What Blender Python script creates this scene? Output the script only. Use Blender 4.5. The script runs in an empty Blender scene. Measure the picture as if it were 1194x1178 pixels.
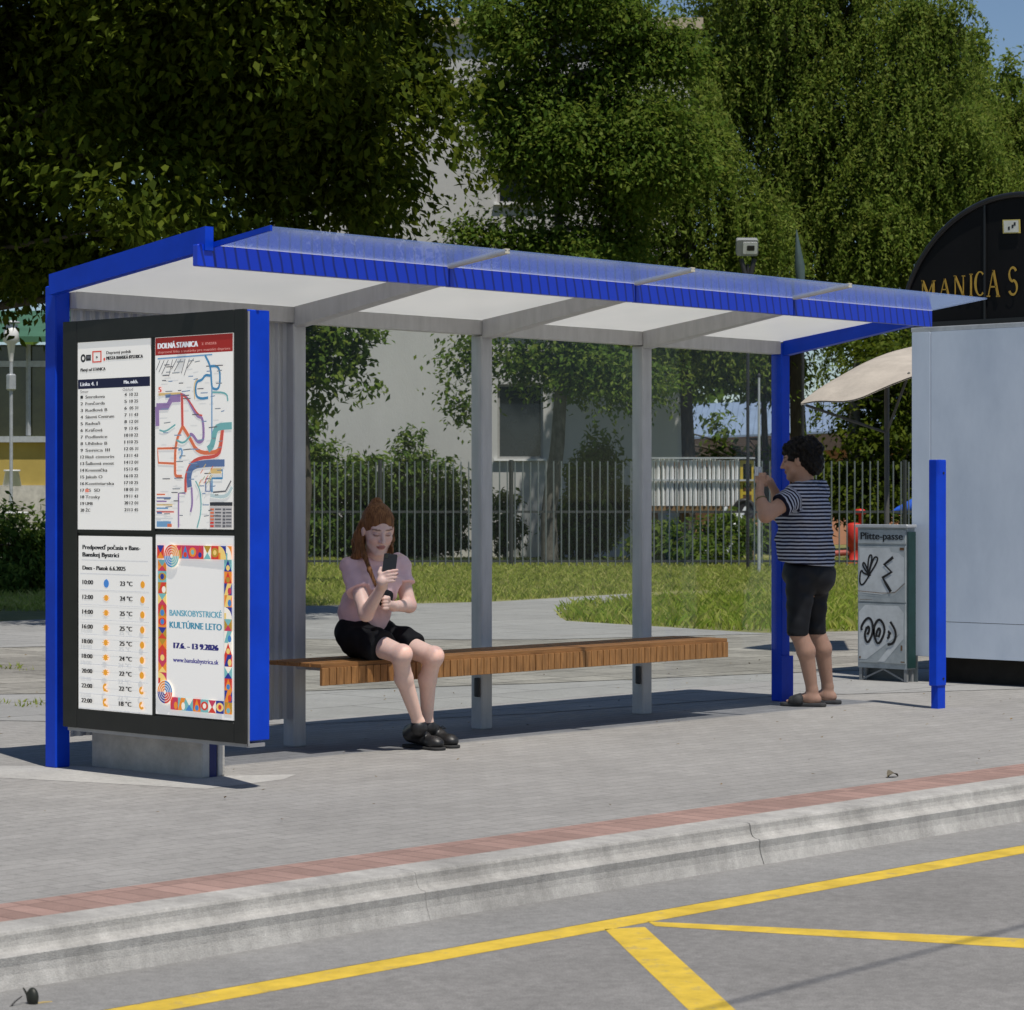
import bpy, math, random
import numpy as np
from mathutils import Vector
random.seed(7); rng = np.random.default_rng(11)
S = bpy.context.scene
COL = S.collection

# ------------------------------------------------------------------ survey of the place
FPX, CXP, HYP, YAW, EYE = 3061.49, 597.0, 579.21, 0.7522, 1.35
CAM = (-8.0386, -10.5159)
VD = (math.cos(YAW), math.sin(YAW)); RD = (math.sin(YAW), -math.cos(YAW))
def cw(X, Z, z=0.0):
    return np.array([CAM[0]+Z*VD[0]+X*RD[0], CAM[1]+Z*VD[1]+X*RD[1], z])
def at(px, py, Z):
    return cw((px-CXP)/FPX*Z, Z, EYE-(py-HYP)/FPX*Z)
def gnd(px, py, z=0.0):
    Z = (z-EYE)*FPX/(HYP-py); p = cw((px-CXP)/FPX*Z, Z); p[2] = z; return p
def on_x(px, py, x0):
    k = (px-CXP)/FPX; dx = x0-CAM[0]
    dy = (RD[0]*dx-k*VD[0]*dx)/(k*VD[1]-RD[1]); Z = dx*VD[0]+dy*VD[1]
    return np.array([x0, CAM[1]+dy, EYE-(py-HYP)/FPX*Z])
def on_y(px, py, y0):
    k = (px-CXP)/FPX; dy = y0-CAM[1]
    dx = (RD[1]*dy-k*VD[1]*dy)/(k*VD[0]-RD[0]); Z = dx*VD[0]+dy*VD[1]
    return np.array([CAM[0]+dx, y0, EYE-(py-HYP)/FPX*Z])
def A(*v): return np.array(v, float)

# ------------------------------------------------------------------ materials
def srgb(r, g, b):
    f = lambda c: (c/12.92 if c <= .04045 else ((c+.055)/1.055)**2.4)
    return (f(r/255), f(g/255), f(b/255))
def newmat(name):
    m = bpy.data.materials.new(name); m.use_nodes = True
    nt = m.node_tree
    return m, nt, nt.nodes['Principled BSDF'], nt.nodes['Material Output']
def mat(name, col, rough=.6, metal=0., spec=.4, var=.12, scale=8., bump=0., bscale=60., col2=None, coat=0., stretch=None):
    m, nt, p, out = newmat(name); N = nt.nodes; L = nt.links
    tc = N.new('ShaderNodeTexCoord'); mp = N.new('ShaderNodeMapping')
    L.new(tc.outputs['Object'], mp.inputs['Vector'])
    if stretch: mp.inputs['Scale'].default_value = stretch
    nz = N.new('ShaderNodeTexNoise'); nz.inputs['Scale'].default_value = scale; nz.inputs['Detail'].default_value = 6; nz.inputs['Roughness'].default_value = .65
    L.new(mp.outputs[0], nz.inputs['Vector'])
    rp = N.new('ShaderNodeValToRGB'); rp.color_ramp.elements[0].position = .3; rp.color_ramp.elements[1].position = .7
    c = col; c2 = col2 or tuple(min(1, x*(1+var)) for x in c)
    rp.color_ramp.elements[0].color = (*[x*(1-var) for x in c], 1); rp.color_ramp.elements[1].color = (*c2, 1)
    L.new(nz.outputs['Fac'], rp.inputs['Fac']); L.new(rp.outputs['Color'], p.inputs['Base Color'])
    p.inputs['Roughness'].default_value = rough; p.inputs['Metallic'].default_value = metal
    p.inputs['Specular IOR Level'].default_value = spec; p.inputs['Coat Weight'].default_value = coat
    if bump:
        n2 = N.new('ShaderNodeTexNoise'); n2.inputs['Scale'].default_value = bscale; n2.inputs['Detail'].default_value = 4
        L.new(mp.outputs[0], n2.inputs['Vector'])
        b = N.new('ShaderNodeBump'); b.inputs['Strength'].default_value = bump; b.inputs['Distance'].default_value = .01
        L.new(n2.outputs['Fac'], b.inputs['Height']); L.new(b.outputs[0], p.inputs['Normal'])
    return m
def leafmat(name, cols, trans=.35, rough=.5):
    m, nt, p, out = newmat(name); N = nt.nodes; L = nt.links
    g = N.new('ShaderNodeNewGeometry'); rp = N.new('ShaderNodeValToRGB')
    while len(rp.color_ramp.elements) < len(cols): rp.color_ramp.elements.new(.5)
    for i, c in enumerate(cols):
        e = rp.color_ramp.elements[i]; e.position = i/(len(cols)-1); e.color = (*c, 1)
    L.new(g.outputs['Random Per Island'], rp.inputs['Fac']); L.new(rp.outputs[0], p.inputs['Base Color'])
    p.inputs['Roughness'].default_value = rough; p.inputs["Specular IOR Level"].default_value = .08
    t = N.new('ShaderNodeBsdfTranslucent'); mx = N.new('ShaderNodeMixShader'); mx.inputs[0].default_value = trans
    hs = N.new('ShaderNodeHueSaturation'); hs.inputs['Hue'].default_value = .485; hs.inputs['Value'].default_value = 1.3
    L.new(rp.outputs[0], hs.inputs['Color']); L.new(hs.outputs[0], t.inputs['Color'])
    L.new(p.outputs[0], mx.inputs[1]); L.new(t.outputs[0], mx.inputs[2]); L.new(mx.outputs[0], out.inputs['Surface'])
    return m
def attrmat(name, rough=.5, spec=.35, sss=0., bump=0., bscale=300.):
    m, nt, p, out = newmat(name); N = nt.nodes; L = nt.links
    a = N.new('ShaderNodeAttribute'); a.attribute_name = 'col'
    nz = N.new('ShaderNodeTexNoise'); nz.inputs['Scale'].default_value = 40; nz.inputs['Detail'].default_value = 4
    mr = N.new('ShaderNodeMapRange'); mr.inputs['To Min'].default_value = .9; mr.inputs['To Max'].default_value = 1.1
    L.new(nz.outputs['Fac'], mr.inputs['Value'])
    mx = N.new('ShaderNodeMix'); mx.data_type = 'RGBA'; mx.blend_type = 'MULTIPLY'; mx.inputs['Factor'].default_value = 1
    L.new(a.outputs['Color'], mx.inputs['A']); L.new(mr.outputs[0], mx.inputs['B']); L.new(mx.outputs['Result'], p.inputs['Base Color'])
    p.inputs['Roughness'].default_value = rough; p.inputs['Specular IOR Level'].default_value = spec
    if sss:
        p.inputs['Subsurface Weight'].default_value = sss; p.inputs['Subsurface Radius'].default_value = (.012, .005, .003); p.inputs['Subsurface Scale'].default_value = .6
    if bump:
        n2 = N.new('ShaderNodeTexNoise'); n2.inputs['Scale'].default_value = bscale
        b = N.new('ShaderNodeBump'); b.inputs['Strength'].default_value = bump; b.inputs['Distance'].default_value = .004
        L.new(n2.outputs['Fac'], b.inputs['Height']); L.new(b.outputs[0], p.inputs['Normal'])
    return m
_bl = {}
def backlit(rgb, k=.42):
    key = (rgb, k)
    if key in _bl: return _bl[key]
    c = srgb(*rgb); m, nt, p, out = newmat('backlit_print'); N = nt.nodes; L = nt.links
    nz = N.new('ShaderNodeTexNoise'); nz.inputs['Scale'].default_value = 3; tc = N.new('ShaderNodeTexCoord'); L.new(tc.outputs['Object'], nz.inputs['Vector'])
    rp = N.new('ShaderNodeValToRGB'); rp.color_ramp.elements[0].color = (*[x*.95 for x in c], 1); rp.color_ramp.elements[1].color = (*c, 1)
    L.new(nz.outputs['Fac'], rp.inputs['Fac']); L.new(rp.outputs[0], p.inputs['Base Color']); L.new(rp.outputs[0], p.inputs['Emission Color'])
    p.inputs['Emission Strength'].default_value = k; p.inputs['Roughness'].default_value = .35; p.inputs['Specular IOR Level'].default_value = .25
    _bl[key] = m; return m

# ------------------------------------------------------------------ mesh helpers
def link(name, me, parent=None, mats=None, smooth=False):
    o = bpy.data.objects.new(name, me); COL.objects.link(o)
    if mats is not None:
        for m in (mats if isinstance(mats, (list, tuple)) else [mats]): me.materials.append(m)
    if smooth: me.polygons.foreach_set('use_smooth', np.ones(len(me.polygons), bool))
    if parent is not None:
        o.parent = parent; root = parent; off = Vector((0, 0, 0))
        while root is not None: off += root.location; root = root.parent
        me.transform(__import__('mathutils').Matrix.Translation(-off))
    return o
def fastmesh(name, V, F, mi=None):
    V = np.asarray(V, np.float32); F = np.asarray(F, np.int32); n, k = F.shape
    me = bpy.data.meshes.new(name); me.vertices.add(len(V)); me.vertices.foreach_set('co', V.ravel())
    me.loops.add(n*k); me.loops.foreach_set('vertex_index', F.ravel()); me.polygons.add(n)
    me.polygons.foreach_set('loop_start', np.arange(0, n*k, k, dtype=np.int32))
    if mi is not None: me.polygons.foreach_set('material_index', np.asarray(mi, np.int32))
    me.update(calc_edges=True); return me
class MB:
    def __init__(s): s.v = []; s.f = []; s.m = []; s.sm = []
    def add(s, V, F, mi=0, sm=False):
        b = len(s.v); s.v += [tuple(map(float, p)) for p in V]
        s.f += [tuple(i+b for i in f) for f in F]; s.m += [mi]*len(F); s.sm += [sm]*len(F)
    def box(s, lo, hi, mi=0, bev=0.0):
        x0, y0, z0 = lo; x1, y1, z1 = hi
        if bev <= 0:
            V = [(x0,y0,z0),(x1,y0,z0),(x1,y1,z0),(x0,y1,z0),(x0,y0,z1),(x1,y0,z1),(x1,y1,z1),(x0,y1,z1)]
            s.add(V, [(0,3,2,1),(4,5,6,7),(0,1,5,4),(1,2,6,5),(2,3,7,6),(3,0,4,7)], mi); return
        s.prismz([(x0,y0),(x1,y0),(x1,y1),(x0,y1)], z0, z1, mi, bev)
    def prismz(s, poly, z0, z1, mi=0, bev=0.):
        # vertical prism of a convex ccw polygon, chamfered top, bottom and corners
        def cut(P, c):
            o = []; n = len(P)
            for i in range(n):
                a, b, d = np.array(P[i-1]), np.array(P[i]), np.array(P[(i+1) % n])
                o += [b+(a-b)/np.linalg.norm(a-b)*c, b+(d-b)/np.linalg.norm(d-b)*c]
            return o
        if bev > 0:
            P = cut(poly, bev); ctr = np.mean(P, 0); n = len(P)
            Q = [ctr+(np.array(p)-ctr)*(1-bev/max(1e-6, np.linalg.norm(np.array(p)-ctr))) for p in P]
            rings = [(Q, z0), (P, z0+bev), (P, z1-bev), (Q, z1)]
        else: P = poly; n = len(P); rings = [(P, z0), (P, z1)]
        V = [(p[0], p[1], z) for R_, z in rings for p in R_]; F = []
        for r in range(len(rings)-1):
            for i in range(n): j = (i+1) % n; F.append((r*n+i, r*n+j, (r+1)*n+j, (r+1)*n+i))
        F.append(tuple(range(n))[::-1]); F.append(tuple(range((len(rings)-1)*n, len(rings)*n)))
        s.add(V, F, mi)
    def hexa(s, b4, t4, mi=0):
        s.add(list(b4)+list(t4), [(0,3,2,1),(4,5,6,7),(0,1,5,4),(1,2,6,5),(2,3,7,6),(3,0,4,7)], mi)
    def beam(s, a, b, w, h, mi=0, up=(0, 0, 1)):
        # straight bar of width w and height h between the centres of its ends
        a, b = np.array(a, float), np.array(b, float); d = b-a; d /= np.linalg.norm(d)
        sd = np.cross(d, up); sd /= np.linalg.norm(sd); u = np.cross(sd, d)
        q = lambda p: [p-sd*w/2-u*h/2, p+sd*w/2-u*h/2, p+sd*w/2+u*h/2, p-sd*w/2+u*h/2]
        V = q(a)+q(b); s.add(V, [(0,1,2,3),(7,6,5,4),(0,4,5,1),(1,5,6,2),(2,6,7,3),(3,7,4,0)], mi)
    def tube(s, pts, rad, n=8, mi=0, sm=True, cap=True):
        pts = [np.array(p, float) for p in pts]
        if not hasattr(rad, '__len__'): rad = [rad]*len(pts)
        V = []; F = []; ref = np.array((.3, .2, .93))
        for i, p in enumerate(pts):
            d = pts[min(i+1, len(pts)-1)]-pts[max(i-1, 0)]; d = d/(np.linalg.norm(d)+1e-9)
            a = np.cross(d, ref); 
            if np.linalg.norm(a) < 1e-3: a = np.cross(d, (1, 0, 0))
            a /= np.linalg.norm(a); b = np.cross(d, a); ref = np.cross(a, d) if i else ref
            for k in range(n):
                t = 2*math.pi*k/n; V.append(p+rad[i]*(a*math.cos(t)+b*math.sin(t)))
        for i in range(len(pts)-1):
            for k in range(n):
                j = (k+1) % n; F.append((i*n+k, i*n+j, (i+1)*n+j, (i+1)*n+k))
        s.add(V, F, mi, sm)
        if cap:
            s.add(V[:n], [tuple(range(n))[::-1]], mi); s.add(V[-n:], [tuple(range(n))], mi)
    def lathe(s, c, prof, n=20, mi=0):
        V = []; F = []
        for r, z in prof:
            for k in range(n): t = 2*math.pi*k/n; V.append((c[0]+r*math.cos(t), c[1]+r*math.sin(t), c[2]+z))
        for i in range(len(prof)-1):
            for k in range(n): j = (k+1) % n; F.append((i*n+k, i*n+j, (i+1)*n+j, (i+1)*n+k))
        s.add(V, F, mi, True)
    def build(s, name, mats, parent=None):
        me = bpy.data.meshes.new(name); me.from_pydata(s.v, [], s.f)
        me.polygons.foreach_set('material_index', s.m); me.polygons.foreach_set('use_smooth', s.sm); me.update()
        return link(name, me, parent, mats)
def tag(o, label, cat, group=None):
    o['label'] = label; o['category'] = cat
    if group: o['group'] = group
    return o
def thing(name, label, cat, loc=(0, 0, 0), group=None):
    o = bpy.data.objects.new(name, None); COL.objects.link(o); o.location = tuple(map(float, loc)); o.empty_display_size = .2
    return tag(o, label, cat, group)
def struct(o, kind='structure'): o['kind'] = kind; return o
def sheet(name, pts, m, thick=0.0):
    b = MB(); b.add(pts, [tuple(range(len(pts)))]); return struct(b.build(name, m))

# ------------------------------------------------------------------ implicit surfaces for bodies and clothes
class SDF:
    def __init__(s): s.p = []; s.clip = []; s.noise = None
    def cap(s, a, b, ra, rb, k=.02): s.p.append(('c', A(*a), A(*b), ra, rb, k)); return s
    def ell(s, c, R, r, k=.02): s.p.append(('e', A(*c), np.array(R, float), A(*r), k)); return s
    def sub(s, c, r, k=.01): s.p.append(('s', A(*c), r, k)); return s
    def sube(s, c, R, r, k=.01): s.p.append(('x', A(*c), np.array(R, float), A(*r), k)); return s
    def cut(s, pt, n): n = A(*n); s.clip.append((A(*pt), n/np.linalg.norm(n))); return s
    def mesh(s, h=.005, pad=.03):
        lo = np.full(3, 1e9); hi = -lo
        for q in s.p:
            if q[0] == 'c': m = max(q[3], q[4]); l = np.minimum(q[1], q[2])-m; u = np.maximum(q[1], q[2])+m
            elif q[0] == 'e': m = max(q[3]); l = q[1]-m; u = q[1]+m
            else: continue
            lo = np.minimum(lo, l); hi = np.maximum(hi, u)
        lo -= pad; hi += pad
        n = np.ceil((hi-lo)/h).astype(int)+1
        D = np.full(n, .5, np.float32)
        ax = [(lo[i]+h*np.arange(n[i])).astype(np.float32) for i in range(3)]
        for q in s.p:
            if q[0] == 'c': m = max(q[3], q[4])+q[5]+.03; l = np.minimum(q[1], q[2])-m; u = np.maximum(q[1], q[2])+m; k = q[5]
            elif q[0] in 'ex': m = max(q[3])+q[4]+.03; l = q[1]-m; u = q[1]+m; k = q[4]
            else: m = q[2]+q[3]+.02; l = q[1]-m; u = q[1]+m; k = q[3]
            i0 = np.clip(((l-lo)/h).astype(int), 0, n-1); i1 = np.clip(((u-lo)/h).astype(int)+2, 1, n)
            sl = tuple(slice(i0[i], i1[i]) for i in range(3))
            X, Y, Z = [ax[i][sl[i]] for i in range(3)]
            X = X[:, None, None]; Y = Y[None, :, None]; Z = Z[None, None, :]
            if q[0] == 'c':
                a, b = q[1], q[2]; ba = b-a; L2 = max(ba@ba, 1e-9)
                t = np.clip(((X-a[0])*ba[0]+(Y-a[1])*ba[1]+(Z-a[2])*ba[2])/L2, 0, 1)
                d = np.sqrt((X-a[0]-t*ba[0])**2+(Y-a[1]-t*ba[1])**2+(Z-a[2]-t*ba[2])**2)-(q[3]+(q[4]-q[3])*t)
            elif q[0] == 'e':
                c, R, r = q[1:4]; w = [(X-c[0])*R[i][0]+(Y-c[1])*R[i][1]+(Z-c[2])*R[i][2] for i in range(3)]
                k0 = np.sqrt(sum((w[i]/r[i])**2 for i in range(3))); k1 = np.sqrt(sum((w[i]/r[i]**2)**2 for i in range(3)))+1e-6
                d = k0*(k0-1)/k1
            elif q[0] == 'x':
                c, R, r = q[1:4]; w = [(X-c[0])*R[i][0]+(Y-c[1])*R[i][1]+(Z-c[2])*R[i][2] for i in range(3)]
                k0 = np.sqrt(sum((w[i]/r[i])**2 for i in range(3))); k1 = np.sqrt(sum((w[i]/r[i]**2)**2 for i in range(3)))+1e-6; d = k0*(k0-1)/k1
                hh = np.clip(.5-.5*(D[sl]+d)/k, 0, 1); D[sl] = D[sl]*(1-hh)+(-d)*hh+k*hh*(1-hh); continue
            else:
                d = np.sqrt((X-q[1][0])**2+(Y-q[1][1])**2+(Z-q[1][2])**2)-q[2]
                hh = np.clip(.5-.5*(D[sl]+d)/k, 0, 1); D[sl] = D[sl]*(1-hh)+(-d)*hh+k*hh*(1-hh); continue
            hh = np.clip(.5+.5*(D[sl]-d)/k, 0, 1); D[sl] = D[sl]*(1-hh)+d*hh-k*hh*(1-hh)
        X = ax[0][:, None, None]; Y = ax[1][None, :, None]; Z = ax[2][None, None, :]
        if s.noise: D = D+s.noise(X, Y, Z)
        for a, c, t0 in getattr(s, 'armcut', []):
            ba = c-a; L = float(np.linalg.norm(ba)); u = ba/L; t = (X-a[0])*u[0]+(Y-a[1])*u[1]+(Z-a[2])*u[2]; q = t-t0*L
            rr = np.sqrt((X-a[0]-t*u[0])**2+(Y-a[1]-t*u[1])**2+(Z-a[2]-t*u[2])**2)
            D = np.where((rr < .088) & (q > -.02) & (q < .16), np.maximum(D, q), D)
        for p, nn in s.clip: D = np.maximum(D, (X-p[0])*nn[0]+(Y-p[1])*nn[1]+(Z-p[2])*nn[2])
        return nets(D.astype(np.float32), lo, h)
def nets(D, lo, h):
    s = D < 0; c = np.zeros(np.array(D.shape)-1, np.uint8)
    for i in (0, 1):
        for j in (0, 1):
            for k in (0, 1): c += s[i:s.shape[0]-1+i, j:s.shape[1]-1+j, k:s.shape[2]-1+k]
    act = (c > 0) & (c < 8); I = np.argwhere(act); vid = np.full(act.shape, -1, np.int32); vid[act] = np.arange(len(I))
    P = np.zeros((len(I), 3)); W = np.zeros(len(I)); cor = [(i, j, k) for i in (0, 1) for j in (0, 1) for k in (0, 1)]
    val = {q: D[I[:, 0]+q[0], I[:, 1]+q[1], I[:, 2]+q[2]] for q in cor}
    for a in cor:
        for axx in range(3):
            if a[axx]: continue
            b = list(a); b[axx] = 1; b = tuple(b); va, vb = val[a], val[b]; m = (va < 0) != (vb < 0)
            t = np.where(m, va/np.where(m, va-vb, 1), 0); q = np.tile(np.array(a, float), (len(I), 1)); q[:, axx] += t
            P += q*m[:, None]; W += m
    P = lo+(I+P/W[:, None])*h; F = []
    for axx in range(3):
        b1, b2 = (axx+1) % 3, (axx+2) % 3
        sa = [slice(None)]*3; sb = [slice(None)]*3; sa[axx] = slice(0, -1); sb[axx] = slice(1, None)
        E = np.argwhere(s[tuple(sa)] != s[tuple(sb)]); E = E[(E[:, b1] > 0) & (E[:, b2] > 0) & (E[:, b1] < D.shape[b1]-1) & (E[:, b2] < D.shape[b2]-1)]
        ins = s[E[:, 0], E[:, 1], E[:, 2]]; q = []
        for o1, o2 in ((-1, -1), (0, -1), (0, 0), (-1, 0)):
            e = E.copy(); e[:, b1] += o1; e[:, b2] += o2; q.append(vid[e[:, 0], e[:, 1], e[:, 2]])
        q = np.stack(q, 1); q[~ins] = q[~ins][:, ::-1]; F.append(q)
    return P, np.concatenate(F)
def sdfobj(name, sd, m, parent, h=.005, color=None, attr=None, relax=1):
    V, F = sd.mesh(h)
    for _ in range(relax):
        acc = np.zeros_like(V); cnt = np.zeros(len(V))
        for a, b in ((0, 1), (1, 2), (2, 3), (3, 0)):
            np.add.at(acc, F[:, a], V[F[:, b]]); np.add.at(cnt, F[:, a], 1); np.add.at(acc, F[:, b], V[F[:, a]]); np.add.at(cnt, F[:, b], 1)
        V = V*.5+.5*acc/np.maximum(cnt, 1)[:, None]
    me = fastmesh(name, V, F)
    if color is not None:
        C = np.ones((len(V), 4), np.float32); C[:, :3] = color(V)
        a = me.color_attributes.new('col', 'FLOAT_COLOR', 'POINT'); a.data.foreach_set('color', C.ravel())
    if attr is not None:
        a = me.attributes.new('stripe', 'FLOAT', 'POINT'); a.data.foreach_set('value', attr(V).astype(np.float32))
    return link(name, me, parent, m, smooth=True)
# ------------------------------------------------------------------ camera, sun, sky
cd = bpy.data.cameras.new('camera'); cam = bpy.data.objects.new('camera', cd); COL.objects.link(cam)
cam.location = (CAM[0], CAM[1], EYE); cam.rotation_euler = (math.pi/2, 0, YAW-math.pi/2)
cd.sensor_width = 36; cd.lens = 36*FPX/1194; cd.shift_y = -(589-HYP)/1194; cd.clip_end = 2000
cd.dof.use_dof = True; cd.dof.focus_distance = 15.5; cd.dof.aperture_fstop = 11
S.camera = cam
SUN = np.array((-.15, -.42, 1.)); SUN /= np.linalg.norm(SUN)
sl = bpy.data.lights.new('sun', 'SUN'); sl.energy = 4.7; sl.angle = math.radians(.53); sl.color = (1, .94, .85)
so = bpy.data.objects.new('sun', sl); COL.objects.link(so); so.rotation_euler = Vector(SUN).to_track_quat('Z', 'Y').to_euler()
W = bpy.data.worlds.new('World'); S.world = W; W.use_nodes = True
sk = W.node_tree.nodes.new('ShaderNodeTexSky'); sk.sky_type = 'NISHITA'; sk.sun_disc = False
sk.sun_elevation = math.asin(SUN[2]); sk.sun_rotation = math.atan2(SUN[0], SUN[1]); sk.altitude = 350; sk.air_density = 1.0; sk.dust_density = 0; sk.ozone_density = 5
bg = W.node_tree.nodes['Background']; bg.inputs['Strength'].default_value = .078; _hs = W.node_tree.nodes.new('ShaderNodeHueSaturation'); _hs.inputs['Saturation'].default_value = .95; W.node_tree.links.new(sk.outputs[0], _hs.inputs['Color']); W.node_tree.links.new(_hs.outputs[0], bg.inputs['Color'])
S.view_settings.view_transform = 'Standard'; S.view_settings.look = 'None'; S.view_settings.exposure = 0; S.view_settings.gamma = 1

# ------------------------------------------------------------------ palette
def bluemat():
    m = mat('blue_paint', (.001, .042, .50), .42, 0, .22, .12, 3, col2=(.002, .054, .60), coat=0); return m
M_blue = bluemat()
M_grey = mat('grey_steel', (.46, .46, .455), .4, 0, .5, .12, 5, stretch=(3, 3, .6))
M_greyd = mat('grey_sheet', (.40, .40, .40), .42, .1, .5, .15, 4, stretch=(6, 6, .4))
M_black = mat('black_frame', (.014, .014, .012), .42, 0, .4, .3, 6)
M_conc = mat('concrete', (.46, .44, .40), .85, 0, .25, .25, 6, .35, 90)
M_dark = mat('dark_metal', (.02, .02, .022), .5, 0, .4, .3, 10)
M_gal = mat('galvanised', (.42, .44, .46), .45, .3, .5, .15, 12)
M_white = mat('white_enamel', (.72, .72, .72), .35, 0, .5, .06, 5)

def groundmat(name, col, var, brick=None, stains=.25, fine=.18, bump=.25, streak=0.):
    m, nt, p, out = newmat(name); N = nt.nodes; L = nt.links
    tc = N.new('ShaderNodeTexCoord'); V = tc.outputs['Object']
    def noise(sc, det=6, ro=.6, st=None):
        n = N.new('ShaderNodeTexNoise'); n.inputs['Scale'].default_value = sc; n.inputs['Detail'].default_value = det; n.inputs['Roughness'].default_value = ro
        if st:
            mp = N.new('ShaderNodeMapping'); mp.inputs['Scale'].default_value = st; L.new(V, mp.inputs['Vector']); L.new(mp.outputs[0], n.inputs['Vector'])
        else: L.new(V, n.inputs['Vector'])
        return n.outputs['Fac']
    def rng_(f, a, b):
        r = N.new('ShaderNodeMapRange'); r.inputs['From Min'].default_value = .28; r.inputs['From Max'].default_value = .72
        r.inputs['To Min'].default_value = a; r.inputs['To Max'].default_value = b; L.new(f, r.inputs['Value']); return r.outputs[0]
    def mul(a, b):
        x = N.new('ShaderNodeMath'); x.operation = 'MULTIPLY'; L.new(a, x.inputs[0]); L.new(b, x.inputs[1]); return x.outputs[0]
    f = mul(mul(rng_(noise(.55, 5), 1-stains, 1+stains*.6), rng_(noise(3.2, 8, .7), 1-var, 1+var)), rng_(noise(160, 3), 1-fine, 1+fine))
    f = mul(f, rng_(noise(26, 4), 1-fine*.6, 1+fine*.6))
    if streak: f = mul(mul(f, rng_(noise(1.0, 6, .7, (7, 2, .5)), 1-streak, 1+streak*.4)), rng_(noise(2.2, 7, .75), 1-streak, 1+streak*.3))
    hgt = noise(220, 2)
    rgb = N.new('ShaderNodeRGB'); rgb.outputs[0].default_value = (*col, 1); c = rgb.outputs[0]
    if brick:
        bt = N.new('ShaderNodeTexBrick'); mp = N.new('ShaderNodeMapping'); L.new(V, mp.inputs['Vector']); mp.inputs['Rotation'].default_value = (0, 0, brick.get('rot', 0))
        L.new(mp.outputs[0], bt.inputs['Vector']); bt.inputs['Scale'].default_value = 1
        bt.inputs['Brick Width'].default_value = brick['w']; bt.inputs['Row Height'].default_value = brick['h']; bt.inputs['Mortar Size'].default_value = brick.get('m', .004); bt.inputs['Mortar Smooth'].default_value = .3
        bt.offset = brick.get('off', .5)
        v = brick.get('v', .1); bt.inputs['Color1'].default_value = (*[x*(1-v) for x in col], 1); bt.inputs['Color2'].default_value = (*[x*(1+v) for x in col], 1)
        k = brick.get('mk', .6); bt.inputs['Mortar'].default_value = (*[x*k for x in col], 1); c = bt.outputs['Color']
    mx = N.new('ShaderNodeMix'); mx.data_type = 'RGBA'; mx.blend_type = 'MULTIPLY'; mx.inputs['Factor'].default_value = 1
    L.new(c, mx.inputs['A']); L.new(f, mx.inputs['B']); L.new(mx.outputs['Result'], p.inputs['Base Color'])
    p.inputs['Roughness'].default_value = .9; p.inputs['Specular IOR Level'].default_value = .25
    b = N.new('ShaderNodeBump'); b.inputs['Strength'].default_value = bump; b.inputs['Distance'].default_value = .006; L.new(hgt, b.inputs['Height']); L.new(b.outputs[0], p.inputs['Normal'])
    return m
M_pave = groundmat('paving', (.268, .262, .252), .10, dict(w=.2, h=.1, m=.005, v=.05, mk=.74), .14, .18)
M_red = groundmat('red_brick_paving', (.285, .188, .162), .12, dict(w=.10, h=.31, m=.006, v=.13, mk=.7, off=0), .12, .14)
M_road = groundmat('asphalt', (.205, .20, .194), .10, None, .16, .28, .5)
M_gut = groundmat('gutter_asphalt', (.225, .223, .218), .10, None, .14, .22, .4)
M_kerb = groundmat('kerb_concrete', (.42, .41, .39), .16, None, .16, .16, .5, .26)
M_slab = groundmat('slab_concrete', (.27, .27, .265), .10, dict(w=1.2, h=.9, m=.012, v=.05, mk=.55), .12, .14)
M_dust = groundmat('dusty_paving', (.25, .24, .215), .2, dict(w=.5, h=.5, m=.02, v=.12, mk=.6), .25, .25)
M_soil = groundmat('lawn_soil', (.19, .19, .07), .3, None, .35, .3)
M_ylw = mat('yellow_road_paint', (.56, .39, .045), .75, 0, .3, .20, 9, .3, 200)
_nt = M_ylw.node_tree; _p = _nt.nodes['Principled BSDF']; _n = _nt.nodes.new('ShaderNodeTexNoise'); _n.inputs['Scale'].default_value = 14; _n.inputs['Detail'].default_value = 9; _n.inputs['Roughness'].default_value = .75
_tc = _nt.nodes.new('ShaderNodeTexCoord'); _nt.links.new(_tc.outputs['Object'], _n.inputs['Vector']); _r = _nt.nodes.new('ShaderNodeMapRange'); _r.inputs['From Min'].default_value = .30; _r.inputs['From Max'].default_value = .44; _r.inputs['To Min'].default_value = .75; _r.inputs['To Max'].default_value = 0; _nt.links.new(_n.outputs['Fac'], _r.inputs['Value'])
_m = _nt.nodes.new('ShaderNodeMix'); _m.data_type = 'RGBA'; _m.inputs['B'].default_value = (.21, .20, .17, 1); _src = _p.inputs['Base Color'].links[0].from_socket; _nt.links.new(_src, _m.inputs['A']); _nt.links.new(_r.outputs[0], _m.inputs['Factor']); _nt.links.new(_m.outputs['Result'], _p.inputs['Base Color'])

# ------------------------------------------------------------------ ground
big = 600
sheet('ground', [(-big, -3.7, -.19), (-big, -big, -.19), (big, -big, -.19), (big, -3.7, -.19)], M_road)
sheet('terrain', [(-big, -3.0, -.008), (big, -3.0, -.008), (big, big, -.008), (-big, big, -.008)], M_soil)
sheet('road', [(-60, -3.7, -.169), (-60, -40, -.169), (80, -40, -.169), (80, -3.7, -.169)], M_road)
sheet('gutter', [(-60, -3.75, -.1672), (-60, -4.33, -.1672), (80, -4.33, -.1672), (80, -3.75, -.1672)], M_gut)
sheet('pavement', [(-60, -3.33, 0), (80, -3.33, 0), (80, 3.2, 0), (-60, 3.2, 0)], M_pave)
sheet('red_brick_strip', [(-60, -3.64, 0), (80, -3.64, 0), (80, -3.33, 0), (-60, -3.33, 0)], M_red)
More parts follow.
